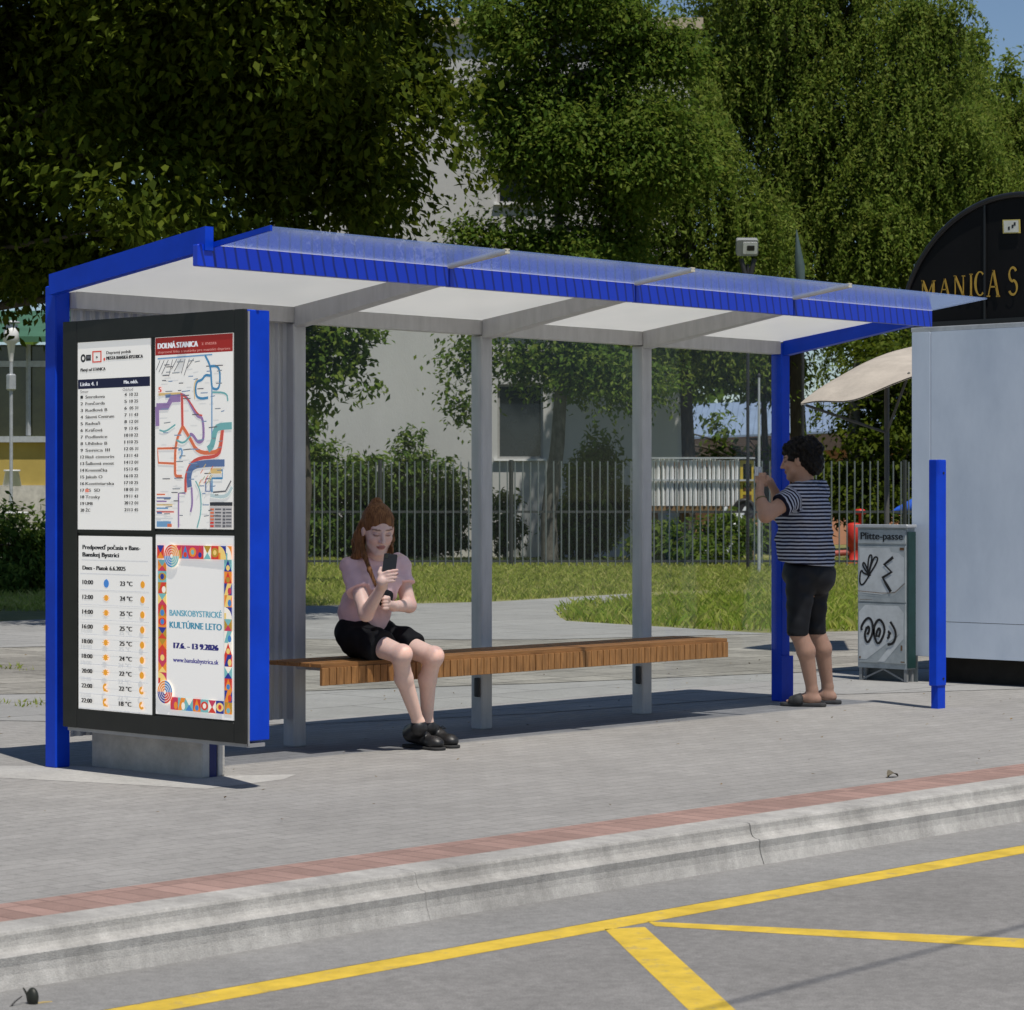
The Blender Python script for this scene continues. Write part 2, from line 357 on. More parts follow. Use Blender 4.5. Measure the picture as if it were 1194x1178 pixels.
# kerb stones: rounded upper step, small ledge, lower face
b = MB(); prof = [(-3.64, .001), (-3.785, -.001), (-3.797, -.004), (-3.802, -.012), (-3.804, -.030), (-3.810, -.048), (-3.819, -.059), (-3.832, -.064), (-3.848, -.066), (-3.854, -.071), (-3.853, -.10), (-3.858, -.125), (-3.868, -.15), (-3.884, -.19), (-3.64, -.19)]
x = -40.37
while x < 60:
    L_ = 1.95; g = .0018; o = random.uniform(-.0015, .0015)
    V = [(xx, y+(o if i > 1 else 0), z) for xx in (x+g, x+L_-g) for i, (y, z) in enumerate(prof)]; n = len(prof)
    b.add(V, [(i, i+1, n+i+1, n+i) for i in range(n-1)]+[tuple(range(n))[::-1], tuple(range(n, 2*n))])
    x += L_
struct(b.build('kerb', M_kerb))
struct(MB().build('unused', M_kerb)) if False else None
# painted lines
zr = -.1680
def line(p, q, w0, w1=None):
    p, q = np.array(p[:2]), np.array(q[:2]); d = (q-p)/np.linalg.norm(q-p); n = np.array((-d[1], d[0])); w1 = w1 or w0
    return [(*(p-n*w0/2), zr), (*(q-n*w1/2), zr), (*(q+n*w1/2), zr), (*(p+n*w0/2), zr)]
b = MB(); ya, yb = -4.331, -4.472
b.add([(-60, yb, zr), (80, yb, zr), (80, ya, zr), (-60, ya, zr)], [(0, 1, 2, 3)])
g = lambda px, py: gnd(px, py, zr)
def ext(p, q, k): return p+(q-p)*k
a0, a1, c0, c1 = g(705, 1083.5), g(803, 1178), g(752, 1081), g(858, 1178)
struct(b.build('road_marking', M_ylw))
b = MB(); b.add([a0, ext(a0, a1, 5), ext(c0, c1, 5), c0], [(0, 1, 2, 3)]); struct(b.build('road_marking', M_ylw))
d0, d1, e0, e1 = g(764, 1080), g(1194, 1105.5), g(755, 1074.5), g(1194, 1094.5)
b = MB(); b.add([d0, ext(d0, d1, 5), ext(e0, e1, 5), e0], [(0, 1, 2, 3)]); struct(b.build('road_marking', M_ylw))
# ground behind the shelter
M_foot = groundmat('footing_concrete', (.36, .355, .34), .14, None, .2, .16, .3)
sheet('concrete_footing', [tuple(gnd(x_, y_, .0012)) for x_, y_ in ((-60, 905), (0, 893), (90, 893), (250, 905), (345, 903), (330, 909), (240, 920), (80, 911), (0, 907), (-60, 910))], M_foot)
def zone(name, pix, m, z):
    return sheet(name, [tuple(gnd(px, py, z)) for px, py in pix], m)
zone('slab_path', [(-300, 836), (-300, 812), (345, 806), (620, 797), (900, 785), (1300, 772), (1300, 800), (900, 812), (620, 832), (345, 845)], M_slab, .003)
zone('old_paving', [(-300, 812), (-300, 764), (345, 741), (620, 736), (900, 738), (1300, 730), (1300, 772), (900, 785), (620, 797), (345, 806)], M_dust, .007)
zone('concrete_path', [(-300, 764), (-300, 740), (345, 707), (570, 702), (742, 692), (748, 698), (690, 707), (648, 716), (660, 724), (900, 739), (620, 746), (345, 745)], M_slab, .011)
# ------------------------------------------------------------------ bus shelter
PX = [-.062, 1.482, 2.945, 4.385, 5.80]; PW = .09
YF, ZF0, ZF1, YG, ZG = -1.144, 2.420, 2.522, -1.549, 2.571
ZB = 2.288
def zroof(y): return 2.522+(-y+YF)*.127          # underside of the roof sheets
M_wood = mat('bench_wood', (.34, .155, .048), .55, 0, .35, .35, 5, .25, 40, stretch=(1, 9, 9))
M_woodv = mat('bench_wood_upright', (.40, .185, .058), .55, 0, .35, .35, 7, .2, 40, stretch=(9, 9, 1.2))
def mk_panel():
    m, nt, p, out = newmat('milky_roof_sheet'); N = nt.nodes; L = nt.links
    tc = N.new('ShaderNodeTexCoord'); nz = N.new('ShaderNodeTexNoise'); nz.inputs['Scale'].default_value = 2.2; nz.inputs['Detail'].default_value = 5
    L.new(tc.outputs['Object'], nz.inputs['Vector']); rp = N.new('ShaderNodeValToRGB'); rp.color_ramp.elements[0].color = (.82, .83, .82, 1); rp.color_ramp.elements[1].color = (.92, .92, .90, 1)
    L.new(nz.outputs['Fac'], rp.inputs[0]); L.new(rp.outputs[0], p.inputs['Base Color']); p.inputs['Roughness'].default_value = .3
    t = N.new('ShaderNodeBsdfTranslucent'); L.new(rp.outputs[0], t.inputs['Color'])
    mx = N.new('ShaderNodeMixShader'); mx.inputs[0].default_value = .58; L.new(p.outputs[0], mx.inputs[1]); L.new(t.outputs[0], mx.inputs[2]); L.new(mx.outputs[0], out.inputs['Surface']); return m
def mk_glass(name, tint, dif, kdif, edge=.5, rough=.02):
    m, nt, p, out = newmat(name); N = nt.nodes; L = nt.links
    tr = N.new('ShaderNodeBsdfTransparent'); tr.inputs['Color'].default_value = (*tint, 1)
    gl = N.new('ShaderNodeBsdfGlossy'); gl.inputs['Roughness'].default_value = rough; gl.inputs['Color'].default_value = (.9, .95, 1, 1)
    fr = N.new('ShaderNodeLayerWeight'); fr.inputs['Blend'].default_value = .5
    pw = N.new('ShaderNodeMath'); pw.operation = 'POWER'; pw.inputs[1].default_value = 3.2; L.new(fr.outputs['Facing'], pw.inputs[0])
    m1 = N.new('ShaderNodeMixShader'); mm = N.new('ShaderNodeMath'); mm.operation = 'MULTIPLY'; mm.inputs[1].default_value = edge; L.new(pw.outputs[0], mm.inputs[0]); L.new(mm.outputs[0], m1.inputs[0])
    L.new(tr.outputs[0], m1.inputs[1]); L.new(gl.outputs[0], m1.inputs[2]); last = m1
    if kdif:
        nz = N.new('ShaderNodeTexNoise'); tc = N.new('ShaderNodeTexCoord'); mp = N.new('ShaderNodeMapping'); mp.inputs['Scale'].default_value = (5, 1.5, 1); L.new(tc.outputs['Object'], mp.inputs['Vector']); L.new(mp.outputs[0], nz.inputs['Vector']); nz.inputs['Scale'].default_value = 2.5; nz.inputs['Detail'].default_value = 6
        mr = N.new('ShaderNodeMapRange'); mr.inputs['To Min'].default_value = kdif*.75; mr.inputs['To Max'].default_value = kdif*1.25; L.new(nz.outputs['Fac'], mr.inputs['Value'])
        t = N.new('ShaderNodeBsdfTranslucent'); t.inputs['Color'].default_value = (*dif, 1); d = N.new('ShaderNodeBsdfDiffuse'); d.inputs['Color'].default_value = (*dif, 1)
        a = N.new('ShaderNodeMixShader'); L.new(t.outputs[0], a.inputs[1]); L.new(d.outputs[0], a.inputs[2])
        m2 = N.new('ShaderNodeMixShader'); L.new(mr.outputs[0], m2.inputs[0]); L.new(m1.outputs[0], m2.inputs[1]); L.new(a.outputs[0], m2.inputs[2]); last = m2
    L.new(last.outputs[0], out.inputs['Surface']); return m
M_panel = mk_panel()
M_over = mk_glass('blue_tinted_glass', (.92, .945, .99), (.34, .47, .84), .20, .95, .16)
M_pane = mk_glass('clear_glass', (.98, .992, .985), (0, 0, 0), 0, .55)
def mk_fascia():  # flat blue with slanted shadow streaks painted in as dark wave bands
    m, nt, p, out = newmat('shadow_streaked_blue'); N = nt.nodes; L = nt.links
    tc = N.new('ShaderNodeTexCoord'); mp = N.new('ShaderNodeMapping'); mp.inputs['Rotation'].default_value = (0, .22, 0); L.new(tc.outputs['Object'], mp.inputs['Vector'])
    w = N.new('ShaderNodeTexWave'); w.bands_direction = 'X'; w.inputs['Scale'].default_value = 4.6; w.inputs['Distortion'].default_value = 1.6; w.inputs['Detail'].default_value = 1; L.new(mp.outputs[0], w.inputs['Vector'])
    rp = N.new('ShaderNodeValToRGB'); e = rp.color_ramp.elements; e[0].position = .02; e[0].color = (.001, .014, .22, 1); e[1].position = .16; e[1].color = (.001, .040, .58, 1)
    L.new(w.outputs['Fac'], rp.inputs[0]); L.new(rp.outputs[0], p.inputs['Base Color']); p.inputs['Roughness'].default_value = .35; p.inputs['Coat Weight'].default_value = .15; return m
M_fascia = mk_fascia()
SH = thing('bus_shelter', 'long bus stop shelter with blue edges, grey steel posts and milky white roof', 'bus shelter', (PX[0], 0, 0))
def post(x, m, top):
    b = MB(); y = .052 if x == PX[0] else 0; b.box((x, y, 0), (x+PW, y+PW, top), 0, .006); return b.build('post', m, SH)
def mini(x):
    b = MB(); b.box((x-.022, .01, .19), (x-.001, .045, .30), 0, .004); b.build('glass_clamp', M_dark, SH)
for i, x in enumerate(PX):
    p = post(x, M_blue if i in (0, 4) else M_grey, 2.285 if 0 < i < 4 else (2.40 if i == 0 else 2.36))
    if i in (0, 4): p['label'] = 'blue painted post'
    if i in (2, 3): mini(x)
b = MB(); b.box((PX[4]+PW+.001, .015, .16), (PX[4]+PW+.045, .07, .27), 0, .005); b.box((PX[4]-.02, -.015, .0), (PX[4]+PW+.015, .0, .30)); b.build('post_bracket', M_blue, SH)
# rear beam, rafters
b = MB(); b.box((PX[0]+PW+.002, .004, ZB), (PX[4]-.002, PW-.004, 2.372), 0, .004); b.build('rear_beam', M_grey, SH)
for i in (1, 2, 3):
    x = PX[i]; w0, w1 = x+.002, x+PW-.002
    b = MB(); ys, ye = -.001, YF+.045
    b.hexa([(w0, ys, ZB-.02), (w1, ys, ZB-.02), (w1, ye, zroof(ye)-.075), (w0, ye, zroof(ye)-.075)][::1], [(w0, ys, zroof(ys)-.003), (w1, ys, zroof(ys)-.003), (w1, ye, zroof(ye)-.003), (w0, ye, zroof(ye)-.003)])
    b.build('rafter', M_grey, SH)
# blue end beams
x0 = PX[0]-.055; pt = [on_x(57, 320, x0), on_x(247, 263, x0), on_x(247, 291, x0), on_x(57, 344, x0)]
yb0, yb1 = pt[0][1], YF-.01
zt0, zt1, zl0, zl1 = pt[0][2], pt[1][2], pt[3][2], pt[2][2]
b = MB(); b.hexa([(x0, yb1, zl1), (x0+.05, yb1, zl1), (x0+.05, yb0, zl0), (x0, yb0, zl0)], [(x0, yb1, zt1), (x0+.05, yb1, zt1), (x0+.05, yb0, zt0), (x0, yb0, zt0)])
b.build('end_beam', M_blue, SH)
x0 = PX[4]+.012; ys, ye = -.001, YF+.045
b = MB(); b.hexa([(x0, ye, zroof(ye)-.07), (x0+.06, ye, zroof(ye)-.07), (x0+.06, ys, ZB-.01), (x0, ys, ZB-.01)], [(x0, ye, zroof(ye)-.003), (x0+.06, ye, zroof(ye)-.003), (x0+.06, ys, zroof(ys)-.003), (x0, ys, zroof(ys)-.003)])
b.build('end_beam', M_blue, SH)
# fascia, milky sheets, tinted overhang, joint strips
FX = [PX[0]-.09, PX[1]+.03, PX[2]+.03, PX[3]+.03, PX[4]+.06]
for i in range(4):
    a, c = FX[i]+(.004 if i else 0), FX[i+1]-.004
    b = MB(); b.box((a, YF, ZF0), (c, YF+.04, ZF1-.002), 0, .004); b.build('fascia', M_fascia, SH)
    a, c = max(FX[i], PX[0]+.0)+.003, FX[i+1]-.003; y0, y1 = .12, YF+.002; t = .008
    b = MB(); b.hexa([(a, y1, zroof(y1)), (c, y1, zroof(y1)), (c, y0, zroof(y0)), (a, y0, zroof(y0))], [(a, y1, zroof(y1)+t), (c, y1, zroof(y1)+t), (c, y0, zroof(y0)+t), (a, y0, zroof(y0)+t)])
    b.build('roof_sheet', M_panel, SH)
    a = FX[i]+.006+(.09 if i == 0 else 0); c = FX[i+1]-.006; y0, y1 = YF-.002, YG; t = .008
    b = MB(); b.hexa([(a, y1, zroof(y1)), (c, y1, zroof(y1)), (c, y0, zroof(y0)), (a, y0, zroof(y0))], [(a, y1, zroof(y1)+t), (c, y1, zroof(y1)+t), (c, y0, zroof(y0)+t), (a, y0, zroof(y0)+t)])
    b.build('overhang_glass', M_over, SH)
    if i:
        x = FX[i]; b = MB(); b.hexa([(x-.017, y1, zroof(y1)-.010), (x+.017, y1, zroof(y1)-.010), (x+.017, y0, zroof(y0)-.010), (x-.017, y0, zroof(y0)-.010)], [(x-.017, y1, zroof(y1)+.014), (x+.017, y1, zroof(y1)+.014), (x+.017, y0, zroof(y0)+.014), (x-.017, y0, zroof(y0)+.014)])
        b.build('joint_strip', mat('joint_sealant', (.55, .52, .42), .6), SH)
x = FX[0]+.085; b = MB(); b.hexa([(x, YG, zroof(YG)-.012), (x+.014, YG, zroof(YG)-.012), (x+.014, YF-.003, zroof(YF)-.012), (x, YF-.003, zroof(YF)-.012)], [(x, YG, zroof(YG)+.012), (x+.014, YG, zroof(YG)+.012), (x+.014, YF-.003, zroof(YF)+.012), (x, YF-.003, zroof(YF)+.012)]); b.build('edge_trim', M_blue, SH)
# rear wall of the first bay: ribbed sheet
b = MB(); xs = np.linspace(PX[0]+PW+.004, PX[1]-.004, 97); prof = [.055+(.014 if (k//2) % 2 else 0) for k in range(97)]
V = [(x, y, z) for x, y in zip(xs, prof) for z in (.15, ZB-.002)]; n = len(V)
V += [(x, y+.004, z) for x, y in zip(xs, prof) for z in (.15, ZB-.002)]
b.add(V, [(2*i, 2*i+2, 2*i+3, 2*i+1) for i in range(96)]+[(n+2*i, n+2*i+1, n+2*i+3, n+2*i+2) for i in range(96)]); b.build('rear_sheet', M_greyd, SH)
for i in (1, 2, 3):
    b = MB(); b.box((PX[i]+PW+.006, .024, .14), (PX[i+1]-.006, .032, ZB-.004)); b.build('glass_pane', M_pane, SH)

# ------------------------------------------------------------------ short blue pillar at the front corner
pp = gnd(1098, 826.5); x, y = pp[0], pp[1]
PL = thing('short_pillar', 'short square blue pillar standing alone at the front right corner of the shelter', 'bollard', (x, y, 0))
b = MB(); b.box((x-.054, y, .145), (x+.054, y+.063, 1.585), 0, .005); b.build('sleeve', M_blue, PL)
b = MB(); b.box((x-.032, y+.008, 0), (x+.052, y+.058, .1445)); b.build('foot', M_blue, PL)
b = MB()
for zz in (.19, 1.5): b.tube([(x+.02, y-.004, zz), (x+.02, y+.002, zz)], .008, 8)
b.build('bolts', M_dark, PL)

# ------------------------------------------------------------------ bench
BX0, BX1, BY0, BY1, BZ = 1.235, 4.62, -.485, -.05, .482
BE = thing('slatted_bench', 'long brown wooden bench with an upright slatted front edge, fixed to the shelter posts', 'bench', (BX0, BY1, 0))
b = MB(); nb = 5; wv = (BY1-BY0)/nb
for k in range(nb): b.box((BX0+.0, BY0+k*wv+.004, BZ-.022), (BX1, BY0+(k+1)*wv-.004, BZ+random.uniform(-.001, .001)), 0, .003)
b.build('seat', M_wood, BE)
b = MB(); ns = 64; ws = (BX1-BX0)/ns
for k in range(ns): b.box((BX0+k*ws+.003, BY0-.004+random.uniform(-.0015, .0015), BZ-.115), (BX0+(k+1)*ws-.003, BY0+.018, BZ-.0225), 0, .002)
b.build('front_slats', M_woodv, BE)
for i in (1, 2, 3):
    x = PX[i]; b = MB(); b.box((x+.02, BY0+.03, BZ-.062), (x+.07, -.001, BZ-.023)); b.build('bracket', M_grey, BE)

# ------------------------------------------------------------------ information board
XB = -.085; _q = [on_x(*c, XB) for c in ((72, 375), (283.5, 361), (288, 865), (74, 850))]; YB0, YB1, ZB0, ZB1 = (_q[0][1]+_q[3][1])/2, (_q[1][1]+_q[2][1])/2, (_q[2][2]+_q[3][2])/2, (_q[0][2]+_q[1][2])/2
IB = thing('info_board', 'tall lit information board in a black frame at the left end of the shelter', 'information board', (XB+.08, (YB0+YB1)/2, 0))
def plane(px, py, dx=0.): return on_x(px, py, XB+dx)
rects = {'timetable': [(90, 400), (174, 395), (174, 617), (90, 618)], 'map': [(180, 394), (270, 389), (271, 616.5), (180.5, 616.5)],
         'weather': [(91, 627), (176, 625), (176, 832), (91, 827)], 'event': [(181, 625.5), (272, 624), (272, 838), (181, 834)]}
R_ = {}
for k, q in rects.items():
    P = [plane(*c) for c in q]; R_[k] = ((P[0][1]+P[3][1])/2, (P[1][1]+P[2][1])/2, (P[2][2]+P[3][2])/2, (P[0][2]+P[1][2])/2)
yl = max(R_['timetable'][0], R_['weather'][0]); ym0 = min(R_['timetable'][1], R_['weather'][1]); ym1 = max(R_['map'][0], R_['event'][0]); yr = min(R_['map'][1], R_['event'][1])
zt = max(R_['timetable'][3], R_['map'][3]); zm1 = min(R_['timetable'][2], R_['map'][2]); zm0 = max(R_['weather'][3], R_['event'][3]); zb = min(R_['weather'][2], R_['event'][2])
b = MB(); f = .004
b.box((XB, YB0-.105+.0, ZB0), (XB+.05, YB0, ZB1), 0, .004) if False else None
def fr(y0, y1, z0, z1, x0=XB, x1=XB+.016): b.box((x0, min(y0, y1), z0), (x1, max(y0, y1), z1), 0, .003)
fr(YB0, yl+f, ZB0, ZB1); fr(yr-f, YB1, ZB0, ZB1); fr(yl+f-.0005, yr-f+.0005, zt+f, ZB1-.0005); fr(yl+f-.0005, yr-f+.0005, ZB0+.0005, zb-f)
fr(ym0-f, ym1+f, zb-f, zt+f, XB+.003); fr(yl+f, yr-f, zm0+f, zm1-f, XB+.0035)
b.box((XB+.0105, yr-.01, ZB0+.02), (XB+.0155, yl+.01, ZB1-.02)); b.build('frame', M_black, IB)
b = MB(); b.box((XB+.0165, YB1+.004, ZB0+.01), (XB+.155, YB0-.004, ZB1-.002), 0, .004); b.build('housing', M_blue, IB)
b = MB(); b.box((XB+.0165, YB1-.003, ZB0-.012), (XB+.026, YB1+.003, ZB1-.01)); b.box((XB+.0165, YB1-.002, ZB0-.018), (XB+.12, YB0-.02, ZB0-.001)); b.build('edge_trim', mat('trim_grey', (.33, .33, .34), .4, .3), IB)
q0, q1 = gnd(106, 893.5), gnd(246, 907)
b = MB(); px0 = .125
b.prismz([(px0, q1[1]), (px0+.05, q1[1]), (px0+.05, q0[1]), (px0, q0[1])], 0, ZB0-.018, 0, .006)
b.prismz([(px0+.105, q1[1]+.0), (px0+.17, q1[1]+.03), (px0+.17, q0[1]), (px0+.105, q0[1])], 0, ZB0-.001, 0, .006)
b.build('pedestal', M_conc, IB)
b = MB(); b.box((px0+.055, q1[1]+.01, 0), (px0+.10, q0[1]-.02, ZB0)); b.build('anchor_plate', mat('navy_steel', (.004, .012, .10), .5), IB)

# ---- flat prints: everything is laid out in the sheet's own plane, u to the right, v up, 0..1
_fc = {}
def textmesh(body, bold=False):
    key = body
    if key in _fc: return _fc[key]
    cu = bpy.data.curves.new('t', 'FONT'); cu.body = body; cu.size = 1; cu.resolution_u = 3; cu.offset = 0
    o = bpy.data.objects.new('t', cu); COL.objects.link(o)
    dg = bpy.context.evaluated_depsgraph_get(); me = bpy.data.meshes.new_from_object(o.evaluated_get(dg))
    V = np.array([v.co[:] for v in me.vertices]).reshape(-1, 3); F = [tuple(p.vertices) for p in me.polygons]
    bpy.data.objects.remove(o); bpy.data.curves.remove(cu); bpy.data.meshes.remove(me)
    _fc[key] = (V, F); return V, F
class Print:
    def __init__(s, org, eu, ev, w, h, nrm, eps=.00006):
        s.o, s.eu, s.ev, s.w, s.h, s.n = A(*org), A(*eu), A(*ev), w, h, A(*nrm); s.b = MB(); s.mats = []; s.k = 1; s.eps = eps
    def mi(s, m):
        if m not in s.mats: s.mats.append(m)
        return s.mats.index(m)
    def put(s, P, F, m, lay=None):
        if lay is None: s.k += 1; kk = s.k; s.tx = False
        else:
            if not getattr(s, 'tx', False): s.k += 4; s.tx = True
            kk = s.k-3+lay
        d = s.n*s.eps*kk
        s.b.add([s.o+s.eu*p[0]*s.w+s.ev*p[1]*s.h+d for p in P], F, s.mi(m))
    def poly(s, P, m): s.put(P, [tuple(range(len(P)))], m)
    def rect(s, u0, v0, u1, v1, m): s.poly([(u0, v0), (u1, v0), (u1, v1), (u0, v1)], m)
    def disc(s, u, v, r, m, a0=0, a1=360, n=20, sx=1.):
        a = np.radians(np.linspace(a0, a1, n)); P = [(u+r*sx*math.cos(t), v+r*s.w/s.h*math.sin(t)) for t in a]
        if a1-a0 < 360: P = [(u, v)]+P
        else: P = P[:-1]
        s.poly(P, m)
    def ring(s, u, v, r0, r1, m, a0=0, a1=360, n=24):
        a = np.radians(np.linspace(a0, a1, n)); k = s.w/s.h; P = [(u+r0*math.cos(t), v+r0*k*math.sin(t)) for t in a]+[(u+r1*math.cos(t), v+r1*k*math.sin(t)) for t in a]
        s.put(P, [(i, n+i, n+i+1, i+1) for i in range(n-1)], m)
    def text(s, body, u, v, hgt, m, wid=None, bold=0., al='l'):
        # hgt: capital height as a share of the sheet's height; wid: width as a share of its width
        V, F = textmesh(body); 
        if not len(V): return
        ws = V[:, 0].max()-V[:, 0].min(); sy = hgt/.70; sx = sy*s.h/s.w if wid is None else wid/ws
        x0 = V[:, 0].min()
        if al == 'c': u -= ws*sx/2
        for lay, o in enumerate([0] if not bold else [-bold, 0, bold]): s.put([((p[0]-x0)*sx+u+o, p[1]*sy+v) for p in V], F, m, lay)
    def path(s, P, wd, m):
        P = [np.array(p, float)*A(s.w, s.h) for p in P]; wd *= s.w; Lf = []; Rt = []
        for i, p in enumerate(P):
            d = P[min(i+1, len(P)-1)]-P[max(i-1, 0)]; d = d/(np.linalg.norm(d)+1e-9); nn = A(-d[1], d[0])*wd/2; Lf.append(p+nn); Rt.append(p-nn)
        n = len(P); s.put([(q[0]/s.w, q[1]/s.h) for q in Lf+Rt], [(n+i, n+i+1, i+1, i) for i in range(n-1)], m)
    def curve(s, P, wd, m, it=2):
        P = [np.array(p, float) for p in P]
        for _ in range(it):
            Q = [P[0]]
            for a, c in zip(P[:-1], P[1:]): Q += [a*.75+c*.25, a*.25+c*.75]
            P = Q+[P[-1]]
        s.path(P, wd, m)
    def build(s, name, parent): return s.b.build(name, s.mats, parent)
INK = lambda r, g_, b_: backlit((r, g_, b_), .42)
paper = INK(231, 228, 222); k_ = INK(40, 40, 44); gk = INK(95, 95, 100)
def sheet_part(name, key):
    y0, y1, z0, z1 = R_[key]; b = MB(); b.box((XB+.005, y1-.002, z0-.002), (XB+.0100, y0+.002, z1+.002))
    o = b.build(name, paper if key != 'event' else INK(232, 229, 224), IB)
    return o, Print((XB+.0049, y0, z0), (0, -1, 0), (0, 0, 1), y0-y1, z1-z0, (-1, 0, 0))
o, P = sheet_part('timetable_sheet', 'timetable'); P.n = A(-1, 0, 0)
navy = INK(26, 28, 56); wh = INK(225, 226, 230); rd = INK(205, 75, 60)
P.rect(0, .752, 1, .803, navy)
P.text('Linka 4. 1', .035, .768, .02, wh, .24, .003); P.text('Min. odch.', .645, .770, .018, wh, .19, .003)
P.ring(.075, .917, .017, .036, k_); P.rect(.115, .902, .185, .934, k_); P.rect(.13, .914, .17, .928, gk)
P.ring(.275, .919, .05, .062, rd, 0, 360, 5) if False else None
for (u0, v0, u1, v1) in ((.205, .89, .335, .897), (.205, .945, .335, .952), (.205, .89, .221, .952), (.319, .89, .335, .952)): P.rect(u0, v0, u1, v1, rd)
P.text('s', .258, .913, .016, k_, .022, .004); P.disc(.375, .905, .014, rd)
P.text('Dopravný podnik', .405, .931, .016, k_, .34, .002); P.text('MESTA BANSKÁ BYSTRICA', .405, .901, .018, k_, .50, .004); P.text('Platný od STANICA', .04, .846, .017, k_, .35, .003)
P.text('Smer', .035, .729, .017, gk, .12); P.text('Odchod', .63, .731, .017, gk, .14)
names = ['Smrekova', 'Fončorda', 'Rudlová B', 'Sásová Centrum', 'Radvaň', 'Kráľová', 'Podlavice', 'Uhlisko B', 'Senica III', 'Iliaš cintorín', 'Šalková most', 'Kremnička', 'Jakub O', 'Kostiviarska', 'ŽS  SD', 'Trosky', 'UMB', 'ŽC']
for i, nme in enumerate(names):
    v = .700-i*.0357
    P.text(str(i+1 if i < 9 else i+3), .04, v, .0165, k_, .032 if i < 9 else .05, .003); P.text(nme, .11, v, .0165, k_, min(.4, .034*len(nme)), .002)
    P.text(str(4+i), .655, v+.004, .0165, k_, .03 if i < 6 else .05, .003); P.text(['10 22', '10 25', '05 31', '11 43', '12 01', '13 45'][i % 6], .725, v+.004, .0165, k_, .115, .002)
P.rect(.105, .198, .155, .215, INK(225, 130, 110))
P.build('lettering', o)
# route map
o, P = sheet_part('route_map_sheet', 'map'); red = INK(150, 38, 34)
U = lambda zx, zy: ((zx-588)/380, 1-(zy-148)/932.)       # from a 4.2x reading of the sheet
P.rect(0, 1-.092, 1, 1.0, red); P.text('DOLNÁ STANICA', .035, .943, .029, wh, .52, .006); P.text('z mesta', .605, .949, .018, INK(220, 150, 140), .19); P.text('dopravné linky a zastávky pre mestskú dopravu', .035, .918, .013, INK(220, 160, 150), .93)
cB, cB2, cT, cR, cO, cP, cY, cN, cG = INK(70, 130, 170), INK(110, 150, 185), INK(110, 165, 165), INK(196, 84, 76), INK(208, 110, 76), INK(142, 116, 160), INK(206, 178, 120), INK(88, 110, 150), INK(150, 160, 120)
P.path([U(600, 250), U(870, 244)], .012, cB2); P.curve([U(835, 246), U(862, 300), U(866, 380), U(870, 410), U(905, 412), U(908, 330), U(895, 300), U(862, 300)], .022, cB)
P.curve([U(860, 345), U(835, 340), U(820, 365), U(790, 370), U(788, 440), U(815, 455), U(850, 450)], .022, cB); P.curve([U(785, 455), U(780, 380), U(800, 355)], .012, cY)
P.path([U(868, 400), U(868, 690)], .016, cB2); P.curve([U(870, 425), U(940, 430), U(945, 470)], .016, cT)
for k in range(9):
    u, v = U(612+k*21, 258); P.path([(u, v), (u-.05-.02*(k % 3), v-.05-.012*(k % 4))], .007, gk)
P.path([U(605, 425), U(715, 425)], .022, cY); P.path([U(640, 437), U(715, 434)], .022, cN)
P.curve([U(715, 428), U(745, 440), U(780, 510), U(800, 540), U(825, 545), U(830, 640), U(820, 660), U(800, 665), U(775, 625), U(760, 625)], .028, cP)
P.curve([U(715, 424), U(755, 455), U(800, 530), U(822, 535)], .014, cR)
P.path([U(722, 430), U(725, 590)], .030, cR); P.curve([U(725, 585), U(690, 660), U(687, 800), U(690, 828), U(722, 828)], .030, cO); P.curve([U(725, 585), U(760, 640), U(800, 715), U(890, 715), U(908, 690), U(918, 610)], .034, cO)
P.curve([U(740, 905), U(740, 810), U(785, 740), U(900, 735), U(915, 680), U(922, 600)], .030, cR)
P.curve([U(760, 880), U(755, 830), U(770, 775), U(850, 765), U(930, 765)], .060, cN); P.curve([U(850, 700), U(872, 680), U(885, 600), U(910, 590), U(965, 588)], .060, cT)
P.path([U(690, 690), U(600, 690), U(605, 760), U(690, 765)], .020, cO)
P.path([U(594, 485), U(650, 485), U(670, 450), U(715, 448)], .06, cP); P.path([U(598, 485), U(600, 580)], .05, cP)
P.curve([U(705, 700), U(720, 690), U(725, 720), U(710, 740)], .02, cB2); P.curve([U(610, 600), U(640, 610), U(690, 575)], .015, cT)
P.curve([U(695, 650), U(730, 670), U(765, 630)], .018, cT); P.path([U(706, 1076), U(706, 910), U(740, 908)], .018, cP); P.curve([U(770, 880), U(775, 960), U(765, 1000)], .022, cP)
P.curve([U(790, 850), U(815, 900), U(818, 1000), U(797, 1076)], .014, cT); P.path([U(840, 840), U(840, 900), U(862, 900), U(862, 840), U(840, 840)], .014, cN); P.path([U(870, 800), U(920, 800), U(920, 838), U(870, 838), U(870, 905)], .02, cB)
P.rect(*U(865, 815), *U(915, 790), cY); P.path([U(875, 905), U(935, 900), U(962, 850)], .014, gk); P.curve([U(862, 920), U(940, 930), U(967, 880)], .03, INK(180, 196, 196))
P.rect(*U(860, 970), *U(968, 952), INK(50, 52, 58)); P.rect(*U(860, 1076), *U(968, 971), INK(186, 182, 180))
for k in range(6): P.rect(*U(862, 992+k*16), *U(880, 982+k*16), cO if k < 4 else INK(200, 60, 50)); P.rect(*U(922, 992+k*16), *U(935, 982+k*16), gk); P.path([U(885, 986+k*16), U(915, 986+k*16)], .012, gk); P.path([U(938, 986+k*16), U(964, 986+k*16)], .012, gk)
for k in range(6): P.path([U(598, 915+k*17), U(640+(k*29) % 50, 915+k*17)], .012, [cO, cN, cP, cY, cB2, cR][k])
P.rect(*U(598, 1074), *U(670, 1046), cB2); P.rect(*U(652, 1074), *U(674, 1058), cO); P.rect(*U(600, 1010), *U(625, 1000), cN); P.text('5', *U(608, 415), .028, rd, .035, .005)
rr = random.Random(4)
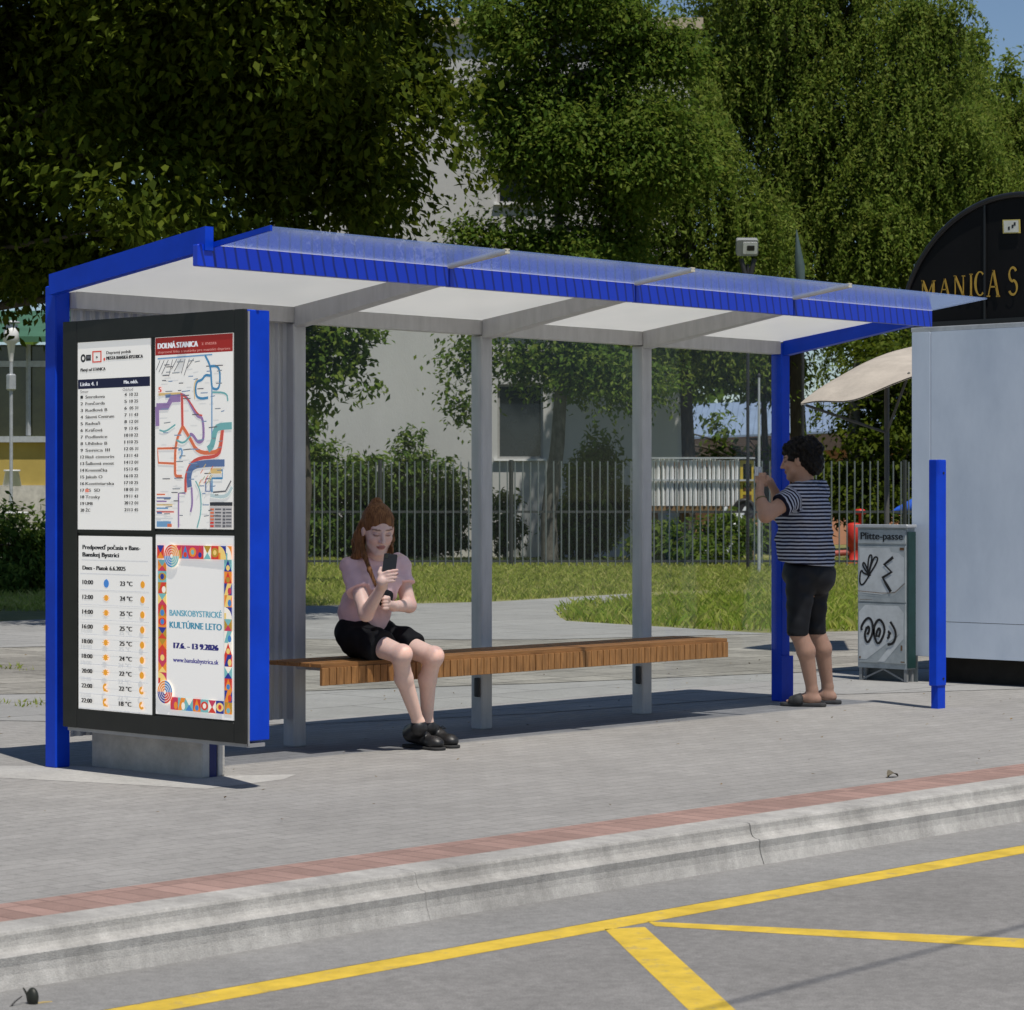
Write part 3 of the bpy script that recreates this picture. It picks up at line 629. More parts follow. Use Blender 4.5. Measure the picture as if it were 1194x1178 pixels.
for k in range(70):
    u, v = rr.uniform(.05, .9), rr.uniform(.06, .87); l = rr.uniform(.04, .11); P.path([(u, v), (u+l, v+rr.choice((0, 0, .004)))], .009, [gk, INK(130, 135, 140), INK(120, 140, 165)][k % 3])
for k in range(14):
    u, v = rr.uniform(.58, .75), rr.uniform(.22, .32); P.path([(u, v), (u+.03, v+.02)], .008, [cY, cO, cG][k % 3])
P.build('route_diagram', o)
# weather sheet
o, P = sheet_part('weather_sheet', 'weather'); P.text('Predpoveď počasia v Bans-', .055, .925, .026, k_, .79, .005); P.text('Banskej Bystrici', .055, .882, .026, k_, .50, .006); P.text('Dnes - Piatok 6.6.2025', .055, .806, .024, k_, .59, .005)
ln = INK(190, 192, 198); org = INK(232, 160, 50)
P.rect(.04, .862, .95, .865, ln); P.rect(.02, .783, .97, .786, ln)
for i, (t, d) in enumerate([('10:00', '23 °C'), ('12:00', '24 °C'), ('14:00', '25 °C'), ('16:00', '25 °C'), ('18:00', '25 °C'), ('18:00', '24 °C'), ('20:00', '22 °C'), ('22:00', '22 °C'), ('22:00', '18 °C')]):
    v = .722-i*.0857; P.text(t, .055, v, .025, k_, .145, .004); P.text(d, .575, v-.002, .026, k_, .165, .005); P.rect(.02, v-.034, .97, v-.031, ln)
    if i == 0: P.disc(.385, v+.008, .036, INK(70, 130, 200)); P.poly([(.352, v+.012), (.418, v+.012), (.39, v+.036)], INK(70, 130, 200))
    elif i < 7:
        P.disc(.385, v+.011, .026, org)
        for a in range(8):
            c, s_ = math.cos(a*math.pi/4), math.sin(a*math.pi/4); P.path([(.385+c*.026, v+.011+s_*.011), (.385+c*.045, v+.011+s_*.018)], .008, org)
    else: P.ring(.385, v+.011, .012, .034, org, 60, 300); P.path([(.36, v-.008), (.42, v-.01)], .012, org)
    if i < 7: P.disc(.88, v+.009, .030, org); P.poly([(.865, v+.02), (.895, v+.02), (.88, v+.033)], org)
    else: P.ring(.88, v+.009, .012, .034, org, 80, 330)
P.build('lettering', o)
# event poster
o, P = sheet_part('event_poster', 'event'); te = INK(110, 165, 182); te2 = INK(70, 140, 165); nv = INK(38, 34, 110)
P.text('BANSKOBYSTRICKÉ', .18, .552, .034, te, .665, .004); P.text('KULTÚRNE LETO', .18, .484, .036, te2, .665, .005); P.text('17.6. - 13 9.2026', .235, .372, .032, nv, .565, .009); P.text('www.banskabystrica.sk', .225, .296, .026, INK(80, 76, 140), .58, .003); P.build('lettering', o); P.b = MB(); P.mats = []
pal = [INK(232, 140, 50), INK(210, 64, 50), INK(44, 54, 140), INK(120, 180, 180), INK(240, 205, 120), INK(196, 60, 90), INK(180, 140, 50), INK(70, 130, 190), INK(245, 236, 220)]
rr = random.Random(9)
def motif(u, v, w, h, sd):
    a, c, d = rr.sample(pal, 3); P.rect(u, v, u+w, v+h, a); t = sd % 5
    if t == 0: P.poly([(u, v), (u+w, v), (u+w/2, v+h)], c); P.disc(u+w/2, v+h*.3, min(w*.24, .03), d)
    elif t == 1: P.put([(u+w/2+w/2*math.cos(q)*.95, v+h/2+h/2*math.sin(q)*.7) for q in np.linspace(0, 6.28, 16)[:-1]], [tuple(range(15))], c); P.disc(u+w/2, v+h/2, min(w*.22, .025), d)
    elif t == 2: P.poly([(u, v+h), (u+w, v+h), (u+w/2, v+h*.4)], c); P.poly([(u, v), (u+w, v), (u+w/2, v+h*.5)], d)
    elif t == 3: P.put([(u, v)]+[(u+w*math.cos(q), v+h*math.sin(q)) for q in np.linspace(0, 1.57, 8)], [tuple(range(9))], c); P.rect(u, v, u+w*.25, v+h*.5, d)
    else: P.poly([(u, v), (u+w*.5, v), (u+w, v+h), (u+w*.4, v+h)], c); P.put([(u+w*.7+w*.24*math.cos(q), v+h*.35+h*.3*math.sin(q)) for q in np.linspace(0, 6.28, 14)[:-1]], [tuple(range(13))], d)
for k in range(11): motif(.03, .17+k*.063, .11, .063, k+rr.randint(0, 4))
for k in range(13): motif(.885, .03+k*.0648, .095, .0648, k+rr.randint(0, 4))
for k in range(7): motif(.25+k*.095, .872, .095, .074, k+rr.randint(0, 4)); motif(.20+k*.098, .03, .098, .07, k+rr.randint(0, 4))
motif(.03, .87, .09, .074, 2); motif(.915, .872, .07, .074, 3)
for (u, v, cs) in ((.22, .885, (0, 1, 7, 3)), (.135, .125, (7, 0, 2, 1))):
    P.disc(u, v, .10, pal[8])
    for q in range(4):
        for j in range(4): P.ring(u, v, .018+j*.021, .032+j*.021, pal[cs[q]], q*90, q*90+90, 9)
P.build('artwork', o)
# ------------------------------------------------------------------ people
def unit(v): v = np.array(v, float); return v/np.linalg.norm(v)
def frame(f, up=(0, 0, 1)):
    f = unit(f); l = unit(np.cross(up, f)); u = np.cross(f, l); return f, l, u      # forward, subject's left, up
def head(sd, c, f, l, u, neck, s=1.0, nr=(.050, .058)):
    c = A(*c); q = lambda a, b, d: c+(f*a+l*b+u*d)*s; R = np.array([l, f, u])
    sd.ell(q(-.012, 0, .030), R, A(.075, .094, .096)*s, .02)
    sd.ell(q(.026, 0, -.036), R, A(.057, .066, .084)*s, .03)
    sd.ell(q(.070, 0, -.098), R, A(.024, .021, .019)*s, .022)
    for k in (-1, 1):
        sd.ell(q(.054, k*.036, -.026), R, A(.026, .028, .026)*s, .02)
        sd.cap(q(.076, k*.012, .030), q(.066, k*.045, .030), .012*s, .010*s, .012)
        sd.ell(q(-.005, k*.075, -.008), R, A(.010, .020, .032)*s, .006)
        sd.cap(q(.040, k*.044, -.065), q(.066, k*.018, -.098), .016*s, .016*s, .02)
    for k in (-1, 1): sd.sub(q(.102, k*.031, .008), .015*s, .012)
    for k in (-1, 1): sd.ell(q(.078, k*.031, .006), R, A(.014, .011, .010)*s, .004)
    sd.cap(q(.088, 0, .016), q(.110, 0, -.026), .007*s, .0105*s, .010); sd.cap(q(.094, -.012, -.031), q(.094, .012, -.031), .008*s, .008*s, .006)
    sd.ell(q(.089, 0, -.055), R, A(.023, .010, .0055)*s, .004); sd.ell(q(.087, 0, -.066), R, A(.019, .010, .007)*s, .004)
    sd.cap(q(-.022, 0, -.05), neck, nr[0]*s, nr[1], .03)
def facecolor(V, C, c, f, l, u, s, skin, lip, brow):
    W = (V-A(*c))/s; a, b, d = W@f, W@l, W@u; F_ = a > .05
    def put(m, col, w): C[m] = C[m]*(1-w)+A(*col)*w
    for k in (-1, 1):
        put(F_ & (((b-k*.031)/.0165)**2+((d-.002-.0006*0)/.0048)**2 < 1), (.03, .018, .014), .8)
        put(F_ & (((b-k*.031)/.021)**2+((d-.006)/.012)**2 < 1), (skin[0]*.55, skin[1]*.45, skin[2]*.45), .45)
        put(F_ & (((b-k*.033)/.023)**2+((d-.030-.05*abs(b)*0)/.0048)**2 < 1), brow, .8)
        put(F_ & (((b-k*.038)/.024)**2+((d+.032)/.020)**2 < 1), (skin[0]*1.0, skin[1]*.82, skin[2]*.80), .5)
        put(F_ & (((b-k*.007)/.004)**2+((d+.037)/.003)**2 < 1), (.08, .03, .025), .7)
    put(F_ & ((b/.024)**2+((d+.060)/.0115)**2 < 1), lip, .8); put(F_ & ((b/.022)**2+((d+.0605)/.0022)**2 < 1), (.09, .03, .03), .7)
    return C
def finger(sd, pts, r0=.0095, r1=.0072, k=.004):
    n = len(pts)-1
    for i in range(n): sd.cap(pts[i], pts[i+1], r0+(r1-r0)*i/n, r0+(r1-r0)*(i+1)/n, k)
def folds(dirs, amp):
    def fn(X, Y, Z):
        r = 0
        for (kx, ky, kz, ph, am) in dirs: r = r+am*np.sin(kx*X+ky*Y+kz*Z+ph)
        return (amp*r).astype(np.float32)
    return fn
SK1 = (.84, .57, .46); SK2 = (.46, .265, .18)
M_skin1 = attrmat('fair_skin', .48, .35, .12); M_skin2 = attrmat('tan_skin', .5, .35, .10)
M_pink = mat('pale_pink_cotton', (.88, .60, .58), .9, 0, .15, .06, 12, .15, 500)
M_blk = mat('black_cloth', (.010, .010, .011), .85, 0, .2, .3, 20, .3, 400)
M_leg = mat('black_leggings', (.008, .008, .009), .6, 0, .3, .3, 20)
M_shoe = mat('black_leather', (.016, .016, .017), .45, 0, .45, .3, 20)
M_sole = mat('shoe_sole', (.03, .03, .03), .8)
M_sandal = mat('grey_brown_sandal', (.05, .048, .045), .7)
def hairmat(name, c1, c2):
    m, nt, p, out = newmat(name); N = nt.nodes; L = nt.links; tc = N.new('ShaderNodeTexCoord'); mp = N.new('ShaderNodeMapping'); mp.inputs['Scale'].default_value = (120, 120, 12); L.new(tc.outputs['Object'], mp.inputs['Vector'])
    nz = N.new('ShaderNodeTexNoise'); nz.inputs['Scale'].default_value = 1; nz.inputs['Detail'].default_value = 5; L.new(mp.outputs[0], nz.inputs['Vector'])
    rp = N.new('ShaderNodeValToRGB'); rp.color_ramp.elements[0].position = .32; rp.color_ramp.elements[1].position = .68; rp.color_ramp.elements[0].color = (*c1, 1); rp.color_ramp.elements[1].color = (*c2, 1); L.new(nz.outputs['Fac'], rp.inputs[0]); L.new(rp.outputs[0], p.inputs['Base Color'])
    b = N.new('ShaderNodeBump'); b.inputs['Strength'].default_value = .6; b.inputs['Distance'].default_value = .004; L.new(nz.outputs['Fac'], b.inputs['Height']); L.new(b.outputs[0], p.inputs['Normal'])
    p.inputs['Roughness'].default_value = .55; p.inputs['Specular IOR Level'].default_value = .12; return m
M_red_hair = hairmat('auburn_hair', (.11, .045, .017), (.31, .145, .058)); M_blk_hair = hairmat('black_hair', (.004, .0035, .003), (.020, .017, .015))
def strands(b, paths, r=.0013):
    for pts in paths: b.tube(pts, [r*(1-.6*i/(len(pts)-1)) for i in range(len(pts))], 4)

# ---- seated woman with the phone
J = dict(pel=at(424, 741, 14.17), wai=at(425, 713, 14.15), che=at(434, 676, 14.06), nec=at(438, 647, 14.02), hd=at(440.5, 617.5, 13.93),
         rsh=at(410, 660, 13.95), lsh=at(464, 656, 14.17), rel=at(427, 716, 13.78), rwr=at(446, 683, 13.64), lel=at(477, 706, 14.10), lwr=at(459, 707, 13.90),
         rhi=at(411, 742, 14.06), lhi=at(439, 741, 14.26), rkn=at(469, 764, 13.80), lkn=at(506, 766, 14.00), ran=at(488, 843, 13.98), lan=at(498, 843, 14.15))
P1 = thing('person', 'seated young woman with long auburn hair, pale pink T-shirt and black shorts', 'woman', (J['pel'][0], J['pel'][1], 0))
sd = SDF(); tw = unit(J['nec']-J['pel'])
fb = unit(A(.05, -1, 0)); lb = A(1, .05, 0); Rb = np.array([unit(lb), -fb, A(0, 0, 1)])
sd.ell(J['pel']+A(.004, .015, .02), Rb, (.140, .110, .12), .05); sd.ell(J['wai'], Rb, (.132, .10, .12), .05); sd.ell(J['che']+A(0, 0, -.01), Rb, (.155, .105, .13), .05)
sd.cap(J['rsh'], J['lsh'], .048, .048, .04); sd.cap(J['che'], J['nec'], .09, .055, .04)
hf, hl, hu = frame(unit(A(-.40, -.80, -.36))); hc = J['hd']
head(sd, hc, hf, hl, hu, J['nec']+A(0, .01, -.01), 1.05, (.046, .052))
sd.cap(J['rsh'], J['rel'], .046, .039, .02); sd.cap(J['rel'], J['rwr'], .039, .025, .015); sd.cap(J['lsh'], J['lel'], .046, .039, .02); sd.cap(J['lel'], J['lwr'], .039, .026, .015)
for h_, k_2, a_ in (('rhi', 'rkn', 'ran'), ('lhi', 'lkn', 'lan')):
    sd.cap(J[h_]+A(0, -.02, 0), J[k_2], .074, .050, .03); sd.ell(J[k_2]+A(0, -.006, .008), np.eye(3), (.047, .049, .050), .02)
    mid = J[k_2]*.66+J[a_]*.34+A(-.005, .026, 0); sd.cap(J[k_2]+A(0, .01, -.02), mid, .045, .048, .02); sd.cap(mid, J[a_], .047, .030, .02); sd.cap(J[a_], J[a_]+A(0, 0, -.03), .033, .030, .02)
# right hand round the phone
PC = at(454, 661.5, 13.56); pn = unit(A(CAM[0]-PC[0], CAM[1]-PC[1], .35)); pu = unit(A(0, 0, 1)-pn*pn[2]); pu = unit(pu+.12*np.cross(pu, pn)); pr = np.cross(pu, pn)   # pn looks at the camera: the back of the phone
pr = -pr if pr@A(RD[0], RD[1], 0) < 0 else pr
hp = lambda r_, u_, n_: PC+pr*r_+pu*u_+pn*n_
w_ = J['rwr']; palm = hp(-.030, -.078, .012); sd.cap(w_, palm, .026, .026, .015); sd.cap(palm, hp(-.036, -.045, .008), .023, .018, .012); sd.cap(palm, hp(-.008, -.070, .016), .022, .017, .012)
for j, (u0, u1, ln_) in enumerate(((-.028, -.010, .046), (-.046, -.028, .050), (-.062, -.047, .046), (-.076, -.066, .036))):
    finger(sd, [hp(-.034, u0-.012, .014), hp(-.004, u0+.2*(u1-u0), .023), hp(.024, u0+.7*(u1-u0), .020), hp(.008+ln_*.75, u1, .007)])
finger(sd, [hp(-.040, -.062, .006), hp(-.048, -.036, -.002), hp(-.043, -.010, -.010)], .011, .009)
# left hand closed round the small bag at the belly
lw = J['lwr']; lp = at(452, 704.5, 13.80); sd.cap(lw, lp, .026, .022, .012)
for j in range(4):
    o_ = A(0, 0, .026-.017*j); t_ = unit(lp-lw); finger(sd, [lp+o_*.9, lp+o_+t_*.03+A(-.004, -.012, 0), lp+o_+t_*.052+A(0, .004, -.004), lp+o_+t_*.058+A(.006, .020, -.006)])
finger(sd, [lp+A(0, -.01, .016), lp+A(-.015, -.022, .034), lp+A(-.038, -.018, .040)], .0105, .0085)
def c1(V):
    C = np.tile(A(*SK1), (len(V), 1)); 
    for k2 in ('rkn', 'lkn', 'rel', 'lel'):
        d = np.linalg.norm(V-(J[k2]+A(0, -.03, .02)), axis=1); C *= 1-(np.clip(1-d/.055, 0, 1)*.35)[:, None]*A(.1, .55, .5)
    C = facecolor(V, C, hc, hf, hl, hu, 1.05, SK1, (.42, .14, .12), (.18, .08, .04)); return C
BODY1 = sdfobj('body', sd, M_skin1, P1, .0042, c1)
# T-shirt
sd = SDF(); sd.ell(J['wai']+A(0, 0, -.01), Rb, (.158, .124, .16), .06); sd.ell(J['che']+A(0, -.005, -.02), Rb, (.168, .118, .14), .06)
for k in (-1, 1): sd.ell(J['che']+A(k*.062, -.070, -.035), Rb, (.066, .050, .060), .06)
sd.cap(J['rsh']+A(0, 0, -.006), J['lsh']+A(0, 0, -.006), .050, .050, .05); sd.cap(J['che'], J['nec']+A(0, .01, -.03), .10, .064, .05)
for a_, b_ in (('rsh', 'rel'), ('lsh', 'lel')): e_ = J[a_]*.42+J[b_]*.58; sd.cap(J[a_]+A(0, 0, -.012), e_, .054, .070, .04)
sd.cut(J['pel']+A(0, 0, .005), (0, 0, -1)); sd.cut(J['nec']+A(0, -.045, -.028), unit(J['nec']-J['che']+A(0, -.07, .03)))
sd.noise = folds([(9, 20, 60, .3, 1), (30, -12, 35, 1.1, .8), (-38, 25, 18, 2., .7), (60, 40, -50, .5, .5), (95, -70, 40, 1.5, .45), (-40, 90, 110, .2, .35)], .0030)
sd.armcut = [(J['rsh'], J['rel'], .52), (J['lsh'], J['lel'], .52)]
SH1 = sdfobj('tshirt', sd, M_pink, P1, .005, relax=2)
# shorts
sd = SDF(); sd.ell(J['pel']+A(.006, .01, .02), Rb, (.154, .128, .15), .05)
for h_, k_2 in (('rhi', 'rkn'), ('lhi', 'lkn')):
    d = unit(J[k_2]-J[h_]); e_ = J[h_]+d*.225; sd.cap(J[h_], e_, .092, .097, .05)
d = unit((J['rkn']+J['lkn']-J['rhi']-J['lhi'])/2); sd.cut((J['rhi']+J['lhi'])/2+d*.265, d); sd.cut(A(0, 0, BZ+.001), (0, 0, -1)); sd.cut(J['wai']+A(0, 0, .03), (0, 0, 1))
sd.noise = folds([(40, 20, 30, .3, 1), (-30, 42, 25, 1.7, .8), (70, -20, -40, 2., .5)], .0045)
SHO = sdfobj('shorts', sd, M_blk, P1, .006, relax=2)
# shoes
for hpx, tpx, an in (((479, 858, 14.14), (508, 869, 13.99), 'ran'), ((501, 856, 14.28), (524, 862.5, 14.12), 'lan')):
    h0, t0 = at(*hpx), at(*tpx); h0[2] = max(h0[2], .05); t0[2] = .042; d = unit(t0-h0)
    t0 = h0+d*.20; t0[2] = .038
    sd = SDF(); sd.cap(h0, t0, .036, .032, .02); sd.cap(h0+A(0, 0, .02), h0*.45+t0*.55+A(0, 0, .012), .037, .034, .02); sd.ell(t0+A(0, 0, -.002), np.array([[d[1], -d[0], 0], [d[0], d[1], 0], [0, 0, 1]]), (.044, .055, .034), .02); sd.cap(h0+A(0, 0, .02), J[an]+A(0, 0, -.022), .041, .043, .02); sd.cap(h0*.72+t0*.28+A(0, 0, .025), J[an]+A(0, 0, -.026), .036, .040, .02)
    sd.cut(A(0, 0, .016), (0, 0, -1))
    o = sdfobj('shoe', sd, M_shoe, P1, .0045)
    sd = SDF(); sd.cap(A(h0[0], h0[1], .012)-d*.008, A(t0[0], t0[1], .012)+d*.018, .042, .046, .01); sd.cut(A(0, 0, .0165), (0, 0, 1)); sd.cut(A(0, 0, .001), (0, 0, -1)); sdfobj('sole', sd, M_sole, o, .0045)
    b = MB(); m0 = h0*.5+t0*.5+A(0, 0, .048); sdv = unit(np.cross(d, (0, 0, 1)))
    for q in (-1, 1): b.tube([m0+d*.02*q-sdv*.02, m0+d*.006*q+A(0, 0, .008), m0-d*.02*q+sdv*.022], .0028, 5)
    for q in (-1, 1): b.tube([m0, m0+sdv*.02*q+A(0, 0, .012)-d*.005, m0+sdv*.04*q-A(0, 0, .004), m0+sdv*.02*q+d*.012], .0022, 5)
    b.build('lace', M_blk, o)
# hair: cap pulled back, half-up knot, long locks in front of and behind the shoulders
q = lambda a, b_, d: hc+(hf*a+hl*b_+hu*d)*1.05; Rh = np.array([hl, hf, hu])
sd = SDF(); sd.ell(q(-.018, 0, .036), Rh, (.085, .1060, .1035), .01); sd.ell(q(-.045, 0, -.02), Rh, (.078, .065, .095), .03)
sd.cap(q(-.062, 0, .122), q(-.080, 0, .106), .024, .032, .02); sd.cap(q(-.06, 0, .128), q(-.105, .01, .085), .018, .025, .02)
sh_r, sh_l = J['rsh'], J['lsh']
lockpaths = []
def lock(pts, r0, r1, k=.02):
    for i in range(len(pts)-1):
        t0_, t1_ = i/(len(pts)-1), (i+1)/(len(pts)-1); sd.cap(pts[i], pts[i+1], r0+(r1-r0)*t0_, r0+(r1-r0)*t1_, k)
    lockpaths.append(([np.array(p) for p in pts], r0, r1))
RX = A(RD[0], RD[1], 0)
lock([q(-.03, -.072, .01), q(-.035, -.088, -.05), at(419, 645, 13.93), at(411, 653, 13.93)], .026, .020)
lock([q(-.02, -.074, .0), q(-.01, -.080, -.06), at(425, 648, 13.86), at(431, 665, 13.80), at(438, 683, 13.77)], .018, .007)
lock([q(-.05, -.06, -.02), q(-.06, -.085, -.09), at(415, 650, 14.0), at(405, 660, 14.03)], .030, .016)
lock([q(-.02, .076, .0), q(-.012, .082, -.06), at(455, 640, 13.92), at(457, 652, 13.90)], .018, .012)
lock([q(-.06, .05, -.03), q(-.07, .06, -.10), at(452, 650, 14.08), at(456, 660, 14.12)], .035, .025)
lock([q(-.08, 0, -.02), q(-.10, 0, -.10), J['nec']+A(0, .075, -.06), J['che']+A(0, .115, -.05)], .045, .05)
# keep the face and ears' front clear
sd.sube(q(.105, 0, -.020), Rh, (.068, .076, .0950), .004); sd.sube(q(.085, 0, -.075), Rh, (.064, .075, .075), .006)
for k in (-1, 1): sd.sub(q(.012, k*.088, -.012), .024, .006)
HA1 = sdfobj('hair', sd, M_red_hair, P1, .0027, relax=3)
b = MB(); rr = random.Random(3); paths = []
for pts, r0, r1 in lockpaths:
    for _ in range(26):
        o_ = np.array([rr.gauss(0, 1) for _ in range(3)]); o_ /= np.linalg.norm(o_); n = len(pts)
        w2 = [pts[i]+o_*((r0+(r1-r0)*i/(n-1))*rr.uniform(.92, 1.12))+np.array([rr.gauss(0, .002) for _ in range(3)]) for i in range(n)]; w2.append(w2[-1]+(w2[-1]-w2[-2])*rr.uniform(.1, .6)); paths.append(w2)
for _ in range(70):
    a = rr.uniform(-1.25, 1.25); p0 = q(.056*math.cos(a)+.0, .082*math.sin(a), .104-.045*abs(math.sin(a))); p2 = q(-.07, .02*math.sin(a), .122); m_ = (p0+p2)/2; m_ = hc+(m_-hc)*1.13
    paths.append([p0, p0*.5+m_*.5+unit(m_-hc)*.006, m_, m_*.5+p2*.5+unit(m_-hc)*.004, p2])
strands(b, paths); b.build('hair_strands', M_red_hair, HA1)
# phone, bag with strap: held things
b = MB(); V = []
def slab(b, c, ex, ey, ez, hx, hy, hz, r=.008, mi=0):
    cs = []
    for sx, sy in ((1, 1), (-1, 1), (-1, -1), (1, -1)):
        for t in range(4):
            a = math.atan2(sy, sx)-math.pi/4+t*math.pi/6; cs.append((sx*(hx-r)+r*math.cos(a), sy*(hy-r)+r*math.sin(a)))
    n = len(cs); rings = [(.9, -hz), (1, -hz*.6), (1, hz*.6), (.9, hz)]
    V = [c+ex*(x*(1 if s_ == 1 else (abs(x)-.0012)/max(abs(x), 1e-4)))+ey*(y*(1 if s_ == 1 else (abs(y)-.0012)/max(abs(y), 1e-4)))+ez*z for s_, z in rings for x, y in cs]
    F = [(r_*n+i, r_*n+(i+1) % n, (r_+1)*n+(i+1) % n, (r_+1)*n+i) for r_ in range(3) for i in range(n)]+[tuple(range(n))[::-1], tuple(range(3*n, 4*n))]; b.add(V, F, mi)
M_phone = mat('phone_back', (.018, .018, .02), .3, 0, .5, .2, 4); M_lens = mat('lens_glass', (.003, .003, .004), .08, 0, .6)
PH = thing('phone', 'black phone held upright in the seated woman\'s right hand', 'phone', PC)
slab(b, PC-pn*.002, pr, pu, pn, .035, .070, .0045); b.build('case', M_phone, PH)
b = MB(); slab(b, PC-pn*.002+pr*-.020+pu*.055+pn*.0055, pr, pu, pn, .010, .012, .001, .004); b.build('camera_module', M_lens, PH)
b = MB(); slab(b, PC-pn*.002-pn*.0052, pr, pu, pn, .034, .070, .0006, .006); b.build('screen', mat('screen_glass', (.02, .022, .03), .1), PH)
bc = at(449, 698, 13.84)
BG = thing('shoulder_bag', 'small black shoulder bag held against the seated woman\'s belly', 'bag', bc)
sd = SDF(); sd.ell(bc, Rb, (.050, .028, .046), .01); sd.cap(bc+A(-.03, 0, .02), bc+A(.03, 0, .02), .020, .020, .01); sd.noise = folds([(80, 60, 40, 0, 1)], .0015); sdfobj('pouch', sd, M_blk, BG, .005)
b = MB(); b.tube([bc+A(-.02, -.01, .04), at(440, 684, 13.82), at(434, 668, 13.83), at(428, 652, 13.88), at(424, 645, 14.0)], .004, 6); b.build('strap', M_blk, BG)

# ---- standing woman photographing through the shelter
K = dict(pel=at(942, 668, 16.97), wai=at(938, 635, 16.95), che=at(938, 596, 16.93), nec=at(937, 560, 16.95), hd=at(931, 537, 16.93),
         lsh=at(929, 577, 16.77), rsh=at(953, 573, 17.08), lel=at(893, 601, 16.64), lwr=at(886, 577, 16.72), rel=at(908, 600, 17.06), rwr=at(904, 574, 17.0),
         lhi=at(934, 678, 16.88), rhi=at(949, 677, 17.03), lkn=at(930, 735, 16.84), rkn=at(950, 733, 17.03), lan=at(947, 805, 16.88), ran=at(965, 801, 17.10))
P2 = thing('person', 'standing woman with short black hair, striped T-shirt and black capri leggings', 'woman', (K['pel'][0], K['pel'][1], 0))
gf, gl, gu = frame(A(*(-.93*np.array(RD)+.36*np.array(VD)), 0)); Rg = np.array([gl, gf, gu])
sd = SDF(); sd.ell(K['pel'], Rg, (.165, .150, .15), .05); sd.ell(K['wai'], Rg, (.155, .14, .15), .05); sd.ell(K['che'], Rg, (.165, .13, .17), .05); sd.cap(K['lsh'], K['rsh'], .055, .055, .04); sd.cap(K['che'], K['nec'], .11, .06, .04)
kf, kl, ku = frame(unit(gf*.97+gl*.12+A(0, 0, -.16))); kc = K['hd']
head(sd, kc, kf, kl, ku, K['nec']+A(0, 0, -.015), 1.03, (.054, .060))
for a_, b_, c_ in (('lsh', 'lel', 'lwr'), ('rsh', 'rel', 'rwr')):
    sd.cap(K[a_], K[b_], .056, .047, .02); sd.cap(K[b_], K[b_]*.6+K[c_]*.4, .047, .042, .015); sd.cap(K[b_]*.6+K[c_]*.4, K[c_], .042, .027, .015)
for h_, k_2, a_ in (('lhi', 'lkn', 'lan'), ('rhi', 'rkn', 'ran')):
    sd.cap(K[h_], K[k_2], .095, .062, .03); m_ = K[k_2]*.66+K[a_]*.34-gf*.022; sd.cap(K[k_2], m_, .056, .060, .02); sd.cap(m_, K[a_], .056, .036, .02)
    e_ = K[a_].copy(); e_[2] = .055; hl_ = e_-gf*.028; hl_[2] = .048; sd.cap(K[a_], e_, .036, .036, .02); sd.cap(e_, hl_, .036, .033, .02)
    ball = e_+gf*.105; ball[2] = .045; sd.cap(e_+gf*.01, ball, .040, .030, .02); sd.cap(ball-gl*.022, ball+gl*.022, .024, .022, .02)
    for j in range(5):
        t_ = ball+gl*(.030-.015*j)*(1 if h_ == 'rhi' else -1)*-1; L2 = .052-.006*j; t_[2] = .040; t2 = t_+gf*L2; t2[2] = .034; sd.cap(t_, t2, .0115-.0008*j, .0095-.0006*j, .004)
# hands cupping the small camera
cc = at(884, 552, 16.84)
lw = K['lwr']; lp = at(886.5, 565, 16.80); sd.cap(lw, lp, .027, .026, .012)
for j in range(4):
    o_ = gf*(.026-.017*j); finger(sd, [lp+o_+A(0, 0, .018), lp+o_+A(0, 0, .046)-gl*.004, lp+o_*1.0+A(0, 0, .068)-gl*.018, lp+o_+A(0, 0, .066)-gl*.036], .0098, .0078)
finger(sd, [lp-gf*.024+A(0, 0, .006), lp-gf*.048+A(0, 0, .028), lp-gf*.050+A(0, 0, .052)], .0115, .009)
rw = K['rwr']; rp_ = at(897.5, 561, 16.94); sd.cap(rw, rp_, .026, .025, .012)
for j in range(4):
    o_ = A(0, 0, .012-.015*j)-gf*.012; finger(sd, [rp_+o_+gf*.02+A(0, 0, .008), rp_+o_+gf*.045+A(0, 0, .024), rp_+o_+gf*.064+A(0, 0, .018)+gl*.008, rp_+o_+gf*.072+A(0, 0, .004)+gl*.02], .0098, .0078)
finger(sd, [rp_+A(0, 0, -.012), rp_+gf*.022+gl*.014+A(0, 0, -.026), rp_+gf*.044+gl*.022+A(0, 0, -.024)], .0115, .009)
def c2(V):
    C = np.tile(A(*SK2), (len(V), 1)); return facecolor(V, C, kc, kf, kl, ku, 1.03, SK2, (.26, .085, .075), (.03, .02, .016))
sdfobj('body', sd, M_skin2, P2, .0045, c2)
